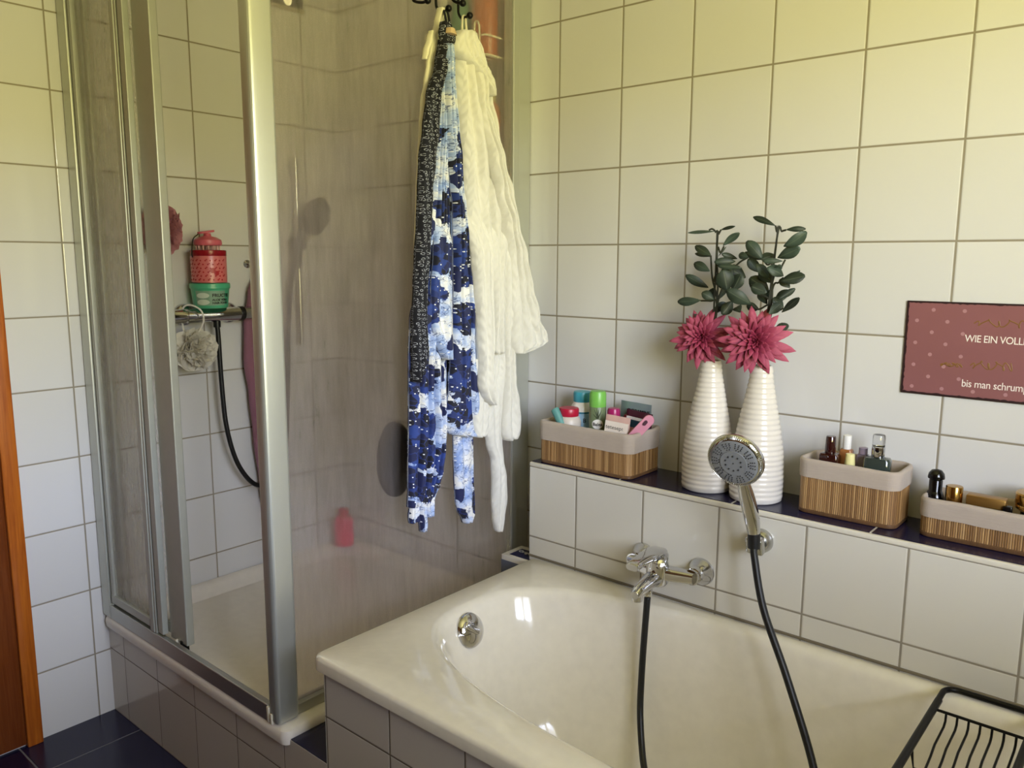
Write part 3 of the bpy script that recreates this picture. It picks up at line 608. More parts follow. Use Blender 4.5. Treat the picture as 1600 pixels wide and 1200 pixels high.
def dahlia(label, c, face, R, base, seed, squash=1.0):
    rnd = random.Random(seed); c = Vector(c); t = thing('dahlia', label, 'flower', base)
    x, y, z = frame(face); bm = BM(); uv = bm.loops.layers.uv.verify(); N = 84
    for i in range(N):
        f = i / (N - 1); a = i * 2.39996 + rnd.uniform(-.12, .12)
        th = math.radians(6 + 98 * f ** .75) + rnd.uniform(-.12, .12)
        L = R * (.26 + .78 * f ** .8) * rnd.uniform(.86, 1.1); w = .0065 + .0185 * f ** .8; w *= R / .08
        rad = x * math.cos(a) + y * math.sin(a); d0 = (z * math.cos(th * .75) + rad * math.sin(th * .75)); d1 = (z * math.cos(th * 1.12) + rad * math.sin(th * 1.12))
        side = z.cross(rad).normalized(); p = c + rad * (.010 * f) - z * (.006 * f); K = 6; rows = []
        for k in range(K + 1):
            tt = k / K; d = (d0 * (1 - tt) + d1 * tt).normalized()
            if k: p = p + d * (L / K)
            hw = w * .5 * (math.sin(PI * min(.995, .12 + tt * .86)) ** .9) if k < K else .0003
            up = side.cross(d).normalized(); up = up if up.dot(z) > 0 else -up
            fold = .55 * (1 - .6 * tt)
            rows.append([bm.verts.new(p - side * hw + up * hw * fold), bm.verts.new(p), bm.verts.new(p + side * hw + up * hw * fold)])
        for k in range(K):
            for j in range(2):
                fc = bm.faces.new((rows[k][j], rows[k][j + 1], rows[k + 1][j + 1], rows[k + 1][j]))
                for lp, (uu, vv) in zip(fc.loops, ((j / 2, k / K), ((j + 1) / 2, k / K), ((j + 1) / 2, (k + 1) / K), (j / 2, (k + 1) / K))): lp[uv].uv = (uu, vv * (.35 + .65 * f))
    o = mk('blossom', bm, M_petal, t); solidify(o, .0005)
    bm = BM(); tube(bm, [base, (base[0], base[1], base[2] + .09), (base[0], base[1], c.z - .03), tuple(c - z * .02 + Vector((0, 0, -.01))), tuple(c)], .003, 8, 4); mk('stem', bm, M_stem, t)
dahlia('dusky pink dahlia bloom over the vase nearer the large basket', (1.494, -.108, 1.210), (.25, -.9, .22), .068, (V1[0] - .006, V1[1], LZ + .225), 4)
dahlia('dusky pink dahlia bloom over the vase behind the hand shower', (1.632, -.120, 1.212), (.30, -.92, .10), .077, (V2[0] - .006, V2[1], LZ + .225), 9)
# ================================================================== bamboo baskets
def basket(label, x0, x1, y0, y1, h, band, r=.022):
    cx, cy = (x0 + x1) / 2, (y0 + y1) / 2; t = thing('storage_basket', label, 'basket', (cx, cy, LZ), 'bamboo storage baskets on the ledge')
    bm = BM(); zt = LZ + h; w = .004
    loft(bm, [rrect(x0, x1, y0, y1, r, LZ + .001), rrect(x0 - .0012, x1 + .0012, y0 - .0012, y1 + .0012, r, LZ + .003), rrect(x0 - .0012, x1 + .0012, y0 - .0012, y1 + .0012, r, LZ + .009), rrect(x0 + .001, x1 - .001, y0 + .001, y1 - .001, r, LZ + .011)]); mk('base', bm, M_basewood, t)
    bm = BM(); uv = bm.loops.layers.uv.verify(); P = rrect(x0, x1, y0, y1, r, 0, 10); per = []; L = 0
    P2 = []
    for i in range(len(P)):
        a, b = P[i], P[(i + 1) % len(P)]; d = (b - a).length; kk = max(1, int(d / .0012))
        for j in range(kk): P2.append((a.lerp(b, j / kk), L + d * j / kk))
        L += d
    out = []
    m = len(P2)
    for i, (p, s_) in enumerate(P2):
        q = (P2[(i + 1) % m][0] - P2[i - 1][0]).normalized(); nn = Vector((q.y, -q.x, 0)); rid = abs(math.sin(PI * s_ / .0042)) ** .5 * .0009
        out.append((p + nn * (rid), s_))
    rowv = [[bm.verts.new(p + Vector((0, 0, z))) for p, s_ in out] for z in (LZ + .010, zt - band * .5)]
    inn = [[bm.verts.new(p + (Vector((cx, cy, 0)) - p) * .03 + Vector((0, 0, z))) for p, s_ in out] for z in (LZ + .010, zt - band * .5)]
    for i in range(m):
        j = (i + 1) % m; s0, s1 = out[i][1], (out[j][1] if j else L)
        f = bm.faces.new((rowv[0][i], rowv[0][j], rowv[1][j], rowv[1][i]))
        for lp, u in zip(f.loops, ((s0, 0), (s1, 0), (s1, 1), (s0, 1))): lp[uv].uv = u
        bm.faces.new((inn[0][j], inn[0][i], inn[1][i], inn[1][j])); bm.faces.new((rowv[1][i], rowv[1][j], inn[1][j], inn[1][i])); bm.faces.new((inn[0][i], inn[0][j], rowv[0][j], rowv[0][i]))
    mk('slat_wall', bm, M_bamboo, t, angle=80)
    # linen liner folded over the rim
    bm = BM(); n_ = 14
    def R(g, z, wob=0, seed=0):
        pts = rrect(x0 - g, x1 + g, y0 - g, y1 + g, max(.006, r + g), z, n_)
        for i, p in enumerate(pts):
            nv = noise.noise(Vector((p.x * 22, p.y * 22, seed))) * wob; p.z += nv; p.x += noise.noise(Vector((p.x * 40, p.y * 40, z * 50 + 5))) * wob * .35
        return pts
    loops = [R(.0006, zt - band + .001, .0008), R(.0032, zt - band, .0012, 0), R(.0042, zt - band * .7, .0012, 0), R(.0036, zt - band * .3, .002, 1), R(.0045, zt - .006, .0025, 1), R(.002, zt, .003, 1), R(-.004, zt + .0005, .003, 1), R(-.0065, zt - .006, .003, 2), R(-.008, zt - h * .5, .003, 3), R(-.010, LZ + .036, .001, 4), R(-.02, LZ + .0345, 0)]
    # straight runs need extra points: subdivide each long side
    def dens(lp):
        o_ = []
        for i in range(len(lp)):
            a, b = lp[i], lp[(i + 1) % len(lp)]; k = 12 if i % (n_ + 1) == n_ else 1
            for j in range(k):
                p = a.lerp(b, j / k)
                if k > 1 and j: p = p + Vector((0, 0, noise.noise(Vector((p.x * 30, p.y * 30, 1.5))) * .0016))
                o_.append(p)
        return o_
    loft(bm, [dens(l) for l in loops], cap0=False); mk('liner', bm, M_liner, t, angle=80); return t
basket('long bamboo basket with linen liner holding toiletries, left end of ledge', 1.045, 1.338, -.160, -.008, .116, .050)
basket('tall bamboo basket with linen liner holding perfume bottles, between vases and sign', 1.748, 1.952, -.124, -.012, .122, .040)
basket('low bamboo basket with linen liner holding gold cosmetics, right end of ledge', 1.995, 2.27, -.118, -.012, .080, .038)
# ------------------------------------------------------------------ toiletries in the long basket
BZ = LZ + .036
def cyl_item(name, label, cat, x, y, parts, axis=(0, 0, 1), z0=BZ, seg=32, group=None):
    t = thing(name, label, cat, (x, y, z0), group); zc = Vector((x, y, z0))
    for pn, mat, prof, lab in parts:
        bm = BM(); lathe(bm, prof, zc, axis, seg); mk(pn, bm, mat, t, label=lab)
    return t
def label_text(t, s, size, x, y, z, r, mat, ang0=-.95, name='lettering', bold=.0002):
    """writing that follows a round bottle wall; ang0 is the bearing of its middle"""
    tm = textmesh(s, size, lambda u, v, w: (x + math.cos(ang0 + u / r) * (r + .0004 + w), y + math.sin(ang0 + u / r) * (r + .0004 + w), z + v), align='CENTER', extr=.0002, bold=bold)
    return mk(name, tm, mat, t, smooth=False)
M_white = plain('white gloss plastic', (226, 224, 220), .3); M_navyink = plain('dark blue ink', (22, 28, 60), .5); M_blackink = plain('black ink', (14, 14, 16), .5)
cap_teal = plain('turquoise cap plastic', (62, 152, 172), .35)
t = cyl_item('bottle', 'white bottle with turquoise screw cap in the long basket', 'bottle', 1.118, -.060, [
    ('body', M_white, [(.0290, 0), (.0300, .004), (.0300, .106), (.0285, .116), (.0235, .124), (.0225, .130)], None), ('cap', cap_teal, [(.0235, .128), (.0243, .130), (.0243, .151), (.0225, .1555), (0.001, .157)], 'turquoise screw cap'),
    ('label', plain('pale blue label', (150, 186, 214), .4), [(.0303, .050), (.03035, .051), (.03035, .100), (.0303, .101)], 'pale blue paper label')])
bm = BM(); lathe(bm, [(.0304, .098), (.0307, .0985), (.0307, .102), (.0304, .1025)], (1.118, -.060, BZ), seg=32); mk('stripe', bm, plain('petrol stripe', (24, 110, 140), .4), t, label='petrol stripe')
label_text(t, 'B', .016, 1.118, -.060, BZ + .074, .0306, M_navyink, -.72)
M_canb = plain('sage green can', (108, 122, 88), .35); M_canc = plain('light green cap', (112, 176, 76), .35)
t = cyl_item('spray_can', 'sage spray can with light green cap in the long basket', 'spray can', 1.193, -.094, [
    ('body', M_canb, [(.0220, 0), (.0225, .003), (.0225, .126), (.0215, .129)], None), ('cap', M_canc, [(.0223, .128), (.0226, .130), (.0223, .162), (.0195, .169), (.001, .1705)], 'light green cap')])
bm = BM(); 
loft(bm, [[Vector((1.193 + math.cos(-.95 + .68 * q * math.cos(a)) * rr_, -.094 + math.sin(-.95 + .68 * q * math.cos(a)) * rr_, BZ + .083 + .013 * q * math.sin(a))) for a in [2 * PI * i / 28 for i in range(28)]] for q, rr_ in ((1, .0226), (.98, .0230), (.5, .0231), (.05, .0231))]); mk('label', bm, M_white, t, label='white oval label')
label_text(t, 'Balea', .0125, 1.193, -.094, BZ + .0790, .0232, M_blackink)
bm = BM()
for a0, z0_, a1, z1_ in ((-.95, .09, -1.35, .112), (-.95, .09, -.75, .118), (-.9, .088, -.45, .112), (-1.0, .088, -1.5, .10), (-.95, .09, -1.05, .116)):
    tube(bm, [(1.193 + math.cos(a0 + (a1 - a0) * k / 5) * .0228, -.094 + math.sin(a0 + (a1 - a0) * k / 5) * .0228, BZ + .010 + z0_ + (z1_ - z0_) * (k / 5) ** .8) for k in range(6)], lambda q: .0013 * (1 - q) + .0003, 6)
mk('leaf_print', bm, plain('dark olive print', (52, 62, 34), .5), t)
cyl_item('jar', 'pale jar with crimson lid behind the teal handle in the long basket', 'jar', 1.112, -.112, [
    ('body', plain('pale frosted plastic', (196, 186, 176), .4), [(.0320, 0), (.0330, .004), (.0330, .080), (.0290, .092), (.0245, .096)], None), ('lid', plain('crimson lid plastic', (170, 22, 52), .35), [(.0262, .095), (.0272, .097), (.0272, .113), (.0255, .1165), (.001, .1175)], 'crimson lid')])
cyl_item('deodorant', 'roll-on deodorant with magenta cap beside the spray can', 'deodorant', 1.236, -.082, [
    ('body', plain('plum plastic', (128, 42, 92), .35), [(.015, 0), (.0155, .003), (.0155, .094), (.0150, .095)], None), ('cap', plain('magenta cap plastic', (158, 26, 92), .3), [(.0168, .095), (.0172, .097), (.0170, .120), (.0148, .126), (.001, .127)], 'magenta cap')])
cyl_item('bottle', 'small dark red bottle behind the deodorant', 'bottle', 1.262, -.050, [
    ('body', plain('oxblood plastic', (92, 22, 22), .3), [(.013, 0), (.0135, .003), (.0135, .104), (.012, .108), (.001, .109)], None)])
def bar(bm, a, b, w, th, up=(.55, -.8, .1), r=None, n=10, taper=1.0):
    """flat rounded bar from a to b, broad side towards up"""
    a, b = Vector(a), Vector(b); d = (b - a).normalized(); nn = Vector(up); nn = (nn - d * nn.dot(d)).normalized(); s_ = d.cross(nn); pts = []
    hw = w / 2; L = (b - a).length; r = hw if r is None else r
    for cx, sy, a0 in ((L - r, 1, 90), (L - r, -1, 0), (r, -1, -90), (r, 1, -180)):
        for i in range(n + 1):
            t = math.radians(a0 - 90 * i / n); k = hw * (taper if cx == r else 1)
            pts.append((cx + math.cos(t) * r, (sy * (k - r) if k > r else 0) + math.sin(t) * min(r, k)))
    loft(bm, [[a + d * px + s_ * (py * q) + nn * h for px, py in pts] for h, q in ((-th / 2, .93), (-th / 3, 1), (th / 3, 1), (th / 2, .93))])
t = thing('brush', 'rounded teal handle leaning out of the long basket', 'brush handle', (1.13, -.13, BZ))
bm = BM(); tube(bm, [(1.150, -.138, BZ + .002), (1.122, -.140, BZ + .055), (1.092, -.142, BZ + .105), (1.086, -.142, BZ + .114)], lambda q: .0115 * math.sqrt(max(.05, 1 - (max(0, q - .85) / .15) ** 2)), 24, 8); mk('handle', bm, plain('teal rubber', (86, 140, 136), .45), t)
# sachets
def sachet(label, a, w, h, th, tilt, mat, rot=0.0, cat='sachet', name='sachet'):
    a = Vector(a); t = thing(name, label, cat, a); bm = BM(); N, K = 14, 12
    M = Matrix.Translation(a) @ Matrix.Rotation(rot, 4, 'Z') @ Matrix.Rotation(tilt, 4, 'Y')
    def P(u, v, s_):
        e_ = (1 - abs(2 * u - 1) ** 4) * (1 - abs(2 * v - 1) ** 4); wr = noise.noise(Vector((u * 5, v * 5, h * 90))) * .0018
        return M @ Vector(((u - .5) * w, s_ * (th * .5 * e_ + .0004) + wr, v * h))
    g = {}
    for s_ in (-1, 1):
        for i in range(N + 1):
            for j in range(K + 1): g[s_, i, j] = bm.verts.new(P(i / N, j / K, s_))
        for i in range(N):
            for j in range(K): bm.faces.new((g[s_, i, j], g[s_, i + 1, j], g[s_, i + 1, j + 1], g[s_, i, j + 1]))
    for i in range(N):
        bm.faces.new((g[-1, i, 0], g[1, i, 0], g[1, i + 1, 0], g[-1, i + 1, 0])); bm.faces.new((g[-1, i, K], g[1, i, K], g[1, i + 1, K], g[-1, i + 1, K]))
    for j in range(K):
        bm.faces.new((g[-1, 0, j], g[1, 0, j], g[1, 0, j + 1], g[-1, 0, j + 1])); bm.faces.new((g[-1, N, j], g[1, N, j], g[1, N, j + 1], g[-1, N, j + 1]))
    mk('packet', bm, mat, t); return t, M, th
def sachet_text(t, M, th, s, size, u, v, mat, shear=0):
    tm = textmesh(s, size, lambda a, b, c: M @ Vector((u + a, -th * .5 - .0028 - c, v + b)), bold=.0002, shear=shear); mk('lettering', tm, mat, t, smooth=False)
t, M, th = sachet('grey blue foil sachet at the back of long basket', (1.272, -.036, BZ), .094, .140, .012, .03, plain('grey blue foil', (136, 152, 156), .32, .5, .6, 40)); sachet_text(t, M, th, 'DOPAMINE', .0135, -.020, .114, M_blackink)
t, M, th = sachet('dark maroon sachet with white band in front of grey foil one', (1.290, -.056, BZ), .078, .122, .008, .08, plain('maroon foil', (62, 22, 34), .3)); 
bm = BM(); box(bm, -.034, .030, -th * .5 - .0035, -th * .5 - .0005, .098, .105, 0, M=M); mk('band', bm, M_white, t, label='white band'); bm = BM(); box(bm, -.036, .036, -th * .5 - .0035, -th * .5 - .0005, .078, .096, 0, M=M); mk('band', bm, plain('petrol print', (30, 66, 84), .5), t, label='petrol band')
bm = BM(); box(bm, -.036, .034, -th * .5 - .0034, -th * .5 - .0005, .030, .077, 0, M=M); mk('band', bm, plain('peach print', (196, 140, 128), .5), t, label='peach band')
t, M, th = sachet('pale pink bath salt sachet at the front of long basket', (1.264, -.122, BZ), .066, .116, .008, .10, plain('pale pink foil', (196, 160, 148), .35), rot=.25); sachet_text(t, M, th, 'tetesept', .0145, -.029, .081, M_blackink); 
bm = BM(); box(bm, -.031, .031, -th * .5 - .0032, -th * .5 - .0005, .060, .101, 0, M=M); mk('band', bm, plain('cream print', (222, 210, 196), .5), t, label='cream band')
t = thing('foot_file', 'pink foot file leaning out of the long basket', 'foot file', (1.295, -.135, BZ + .02))
bm = BM(); bar(bm, (1.284, -.138, BZ + .020), (1.366, -.104, BZ + .124), .0265, .006); mk('handle', bm, plain('pink plastic', (208, 140, 158), .4), t)
bm = BM(); bar(bm, (1.288, -.1415, BZ + .022), (1.312, -.1315, BZ + .058), .023, .004, r=.002); mk('pad', bm, plain('black abrasive', (24, 22, 22), .9, 0, .4), t, label='black abrasive pad')
bm = BM(); bar(bm, (1.3475, -.1165, BZ + .101), (1.356, -.113, BZ + .113), .0085, .002); mk('hole_shade', bm, plain('plum hole shade', (70, 36, 50), .7), t, label='dark oval at handle end')  # solid dark oval laid on; the shade inside a hole is its colour
# ------------------------------------------------------------------ perfumes in the tall basket
M_amber = plain('dark brown glass', (44, 14, 12), .06, 0, Coat_Weight=.6); M_smoke = plain('smoky green glass', (46, 56, 52), .05, 0, Coat_Weight=.6)
def bottle_rr(name, label, cat, x, y, w, d, z0, h, mat, parts, rot=0, r=.004):
    t = thing(name, label, cat, (x, y, z0)); M = Matrix.Translation((x, y, z0)) @ Matrix.Rotation(rot, 4, 'Z')
    bm = BM(); L = []
    for q, z in ((.94, 0), (1, .002), (1, h - .006), (.9, h - .001), (.6, h), (.45, h + .002)):
        L.append([M @ p for p in rrect(-w / 2 * q, w / 2 * q, -d / 2 * q, d / 2 * q, min(r, w * .4 * q), z)])
    loft(bm, L); mk('body', bm, mat, t)
    for pn, m_, prof, lab in parts:
        bm = BM(); lathe(bm, prof, (x, y, z0), seg=28); mk(pn, bm, m_, t, label=lab)
    return t, M
bottle_rr('perfume_bottle', 'dark brown square perfume bottle in the tall basket', 'perfume', 1.801, -.086, .039, .030, LZ + .088, .046, M_amber, [('cap', M_amber, [(.0108, .046), (.0114, .048), (.0104, .080), (.0092, .083), (.001, .0835)], 'glossy dark cap')])
bottle_rr('perfume_bottle', 'clear bottle with white cap behind the dark brown perfume', 'perfume', 1.824, -.050, .026, .022, LZ + .088, .052, plain('amber tinted glass', (150, 96, 50), .1), [('cap', M_white, [(.0085, .052), (.009, .054), (.0088, .082), (.001, .084)], 'white cap')])
bottle_rr('nail_polish', 'little bottle with pale yellow cap in the tall basket', 'bottle', 1.846, -.094, .024, .020, LZ + .080, .030, plain('cream glass', (206, 196, 150), .2), [('cap', plain('pale yellow cap', (222, 214, 150), .35), [(.0105, .030), (.0110, .032), (.0088, .060), (.001, .0615)], 'pale yellow cap')])
bottle_rr('lotion_tube', 'mauve grey tube behind the pale yellow cap', 'tube', 1.862, -.060, .024, .020, LZ + .070, .066, plain('mauve clear plastic', (120, 108, 124), .25), [('cap', plain('lilac cap', (146, 132, 156), .3), [(.009, .066), (.0092, .068), (.009, .080), (.001, .081)], None)])
t, M = bottle_rr('perfume_bottle', 'smoky green perfume bottle with chrome collar in the tall basket', 'perfume', 1.899, -.084, .054, .034, LZ + .078, .062, M_smoke, [('collar', M_chrome, [(.0120, .062), (.0132, .064), (.0132, .084), (.0120, .085)], 'chrome collar')], rot=.12, r=.011)
bm = BM(); lathe(bm, [(.0110, .085), (.0125, .086), (.0125, .106), (.0112, .110), (.001, .1105)], (1.899, -.084, LZ + .078)); mk('cap', bm, glassy('clear acrylic cap', (240, 240, 240), .02), t, label='clear cap')
bm = BM(); lathe(bm, [(.0085, 0), (.0085, .0006), (.001, .0008)], M @ Vector((0.006, -.0172, .030)), M.to_3x3() @ Vector((0, -1, 0)), 28); mk('emblem', bm, plain('grey print', (150, 154, 156), .5), t, label='pale round emblem')
bm = BM(); lathe(bm, [(.0062, 0), (.0062, .0006), (.001, .0008)], M @ Vector((0.0022, -.0182, .030)), M.to_3x3() @ Vector((0, -1, 0)), 28); mk('emblem', bm, M_blackink, t, label='dark disc over the emblem')
# ------------------------------------------------------------------ gold cosmetics in the low basket
M_gold = plain('polished gold', (190, 150, 82), .16, 1.0); M_goldd = plain('brushed gold card', (164, 126, 66), .35, .8); M_pitch = plain('glossy black plastic', (8, 8, 9), .1)
cyl_item('perfume_bottle', 'black bottle with domed mushroom cap in the low basket', 'perfume', 2.010, -.070, [
    ('body', M_pitch, [(.017, 0), (.018, .003), (.018, .035), (.014, .046), (.0125, .048), (.0125, .070), (.011, .072)], None), ('cap', M_pitch, [(.0110, .072), (.0155, .0735), (.0160, .076), (.0145, .084), (.0095, .0905), (.001, .093)], 'domed cap')], z0=LZ + .038)
t = cyl_item('lipstick', 'upright gold lipstick tube with black side beside the black bottle', 'lipstick', 2.048, -.086, [
    ('tube', M_gold, [(.0145, 0), (.0152, .002), (.0152, .058), (.0143, .0598), (.001, .0604)], None)], z0=LZ + .046)
bm = BM(); loft(bm, [[Vector((2.048 + math.cos(a) * (.0154 + dd), -.086 + math.sin(a) * (.0154 + dd), z)) for a in [PI * .93 + .9 * (k / 8 - .5) for k in range(9)]] + [Vector((2.048 + math.cos(a) * .0148, -.086 + math.sin(a) * .0148, z)) for a in [PI * .93 + .9 * (k / 8 - .5) for k in range(8, -1, -1)]] for z, dd in ((LZ + .047, .0005), (LZ + .105, .0005))]); mk('stripe', bm, M_pitch, t, label='black stripe down one side')
bm = BM(); box(bm, 2.070, 2.138, -.092, -.066, LZ + .074, LZ + .094, .002); box(bm, 2.070, 2.138, -.092, -.066, LZ + .037, LZ + .0735, .002)
solo('cosmetic_case', bm, M_goldd, 'gold rectangular case lying between lipstick and round gold lid', 'case', (2.104, -.079, LZ + .02))
t = cyl_item('cream_jar', 'round jar with wide gold lid at right edge of the low basket', 'jar', 2.186, -.078, [
    ('jar_body', M_pitch, [(.024, 0), (.025, .002), (.025, .042), (.0235, .044)], 'black jar body'), ('lid', M_gold, [(.0300, .044), (.0345, .048), (.0350, .054), (.0345, .0555), (.0356, .057), (.0358, .076), (.0335, .0785), (.001, .079)], 'wide gold lid')], z0=LZ + .037, seg=48)
bm = BM(); box(bm, 2.134, 2.150, -.098, -.084, LZ + .037, LZ + .085, .003); solo('mascara', bm, M_pitch, 'small black stick between gold case and round gold lid', 'mascara', (2.142, -.091, LZ + .02))
# ================================================================== sign on the back wall
sg = thing('wall_sign', 'mauve tin sign with pale dots and white writing on the tiled wall', 'sign', (2.112, -.002, 1.112))
def tin():
    t = NT('mauve sign face'); s = t.sep(t.obj()); n = t.noise(5, t.obj(), 3)
    col = t.mix(n.outputs[0], srgb((128, 84, 82)), srgb((140, 92, 98)))
    return t.done(t.bsdf(col, .35).outputs[0])
M_tin = tin(); M_edge = plain('dark worn sign edge', (38, 14, 16), .5)
bm = BM(); box(bm, 1.912, 2.312, -.0045, -.001, 1.112, 1.308, .0008, 1); mk('board', bm, M_edge, sg, label='dark worn rim')
bm = BM(); rnd = random.Random(2); pts = []
def edgepts(a, b, k, amp):
    a, b = Vector(a), Vector(b); d = (b - a).normalized(); nn = Vector((-d.z, 0, d.x))
    return [a.lerp(b, i / k) + nn * (rnd.random() ** 2 * amp) for i in range(k)]
pts = edgepts((1.9165, 0, 1.1165), (2.3075, 0, 1.1165), 90, .0018) + edgepts((2.3075, 0, 1.1165), (2.3075, 0, 1.3045), 44, .0018) + edgepts((2.3075, 0, 1.3045), (1.9165, 0, 1.3045), 90, .0018) + edgepts((1.9165, 0, 1.3045), (1.9165, 0, 1.1165), 44, .0018)
loft(bm, [[Vector((p.x, y, p.z)) for p in pts] for y in (-.0046, -.0052)]); mk('face', bm, M_tin, sg)
bm = BM()
for i in range(8):
    for j in range(8):
        x = 1.934 + i * .0575 + ((j + 1) % 2) * .030; z = 1.2905 - j * .0232
        if x > 2.30 or (z > 1.14 and x > 2.03) or z < 1.12: continue
        lathe(bm, [(.0038, 0), (.0038, .0003), (.0002, .0003)], (x, -.0052, z), (0, -1, 0), 16)
mk('dots', bm, plain('pale rose dots', (168, 124, 128), .5), sg, label='pale rose dots')
M_wht = plain('white sign lettering', (236, 228, 222), .5)
tm = textmesh('WIE EIN VOLLBAD', .0205, lambda u, v, w: (2.0260 + u * .84, -.0054 - w, 1.2290 + v), spacing=.93); mk('lettering', tm, M_wht, sg, smooth=False, label='white line reading WIE EIN VOLLBAD')
tm = textmesh('bis man schrumpelig wird', .0215, lambda u, v, w: (2.0270 + u * .84, -.0054 - w, 1.1370 + v), spacing=.95); mk('lettering', tm, M_wht, sg, smooth=False, label='white line beginning bis man schrum')
bm = BM(); M_gs = plain('old gold script', (126, 88, 44), .4)
for x0_, z0_, wd, hh, k in ((2.04, 1.262, .10, .018, 5), (1.985, 1.176, .04, .009, 5), (2.04, 1.176, .075, .020, 5), (2.16, 1.262, .09, .016, 4), (2.14, 1.176, .1, .012, 6)):
    P = [(x0_ + wd * i / 40 + .004 * math.sin(i * .9), -.0054, z0_ + hh * .5 * (1 + math.sin(i * 2 * PI * k / 40 + math.sin(i * .37) * 1.3)) * (.5 + .5 * math.sin(i * .21) ** 2)) for i in range(41)]
    bm = BM(); tube(bm, P, .0011, 6, 3, flat=.3); mk('script', bm, M_gs, sg, label='old gold handwriting')
# ================================================================== carton in the gap beside the tub
t = thing('carton', 'white carton with dark blue label in the gap between cabin and tub', 'box', (.972, -.16, .326))
bm = BM(); box(bm, .938, 1.032, -.190, -.100, .3266, .560, .002); mk('box', bm, [plain('white carton', (206, 200, 188), .6)], t)
bm = BM(); box(bm, .9375, 1.0325, -.1906, -.185, .33, .545, .001); box(bm, .9374, .945, -.190, -.105, .33, .545, .001); mk('print', bm, plain('grey blue carton shade', (96, 102, 118), .6), t, label='grey blue shaded side, tone painted on')  # shading on the white carton's sides, painted as grey blue panels
bm = BM(); box(bm, .958, 1.030, -.178, -.122, .5598, .5608, 0); mk('label', bm, plain('navy print', (28, 30, 66), .5), t, label='dark blue label')
tm = textmesh('Original', .019, lambda u, v, w: (.962 + u, -.146 + v, .5609 + w)); mk('lettering', tm, M_white, t, smooth=False)
# ================================================================== bath caddy
cdy = thing('bath_caddy', 'black wire bath rack lying across the tub', 'bath rack', (2.155, -.54, .580))
bm = BM(); cz = .5805; XA, XB = 2.086, 2.236
fr_ = []
for cx, cy, a in ((XB - .025, -.20 - .025, 0), (XA + .025, -.20 - .025, 90), (XA + .025, -.875 + .025, 180), (XB - .025, -.875 + .025, 270)):
    for i in range(7): fr_.append(Vector((cx + math.cos(math.radians(a + 15 * i)) * .025, cy + math.sin(math.radians(a + 15 * i)) * .025, cz)))
fr_.append(fr_[0]); tube(bm, fr_, .0055, 12); tube(bm, [(XA + .001, -.262, cz), (XA + .001, -.81, cz)], .0068, 12); tube(bm, [(XB - .001, -.262, cz), (XB - .001, -.81, cz)], .0068, 12); mk('frame', bm, M_blackm, cdy)
for y in (-.300, -.775):
    bm = BM(); tube(bm, [(XA, y, cz), (XB, y, cz)], .0028, 8); mk('cross_wire', bm, M_blackm, cdy)
for y, zz in ((-.44, cz - .045), (-.64, cz - .045)):
    bm = BM(); tube(bm, [(XA, y, cz), (XA + .002, y, cz - .02), (XA + .006, y, zz), (XB - .006, y, zz), (XB - .002, y, cz - .02), (XB, y, cz)], .0026, 8); mk('cross_wire', bm, M_blackm, cdy)
for i in range(7):
    x = XA + .150 * (i + 1) / 8.2 + .004; bm = BM()
    tube(bm, [(x, -.300, cz), (x, -.302, cz - .016), (x, -.312, cz - .022), (x, -.375, cz - .026), (x, -.40, cz - .036), (x, -.43, cz - .043), (x, -.66, cz - .043), (x, -.70, cz - .03), (x, -.76, cz - .022), (x, -.773, cz - .016), (x, -.775, cz)], .0021, 8); mk('wire', bm, M_blackm, cdy)
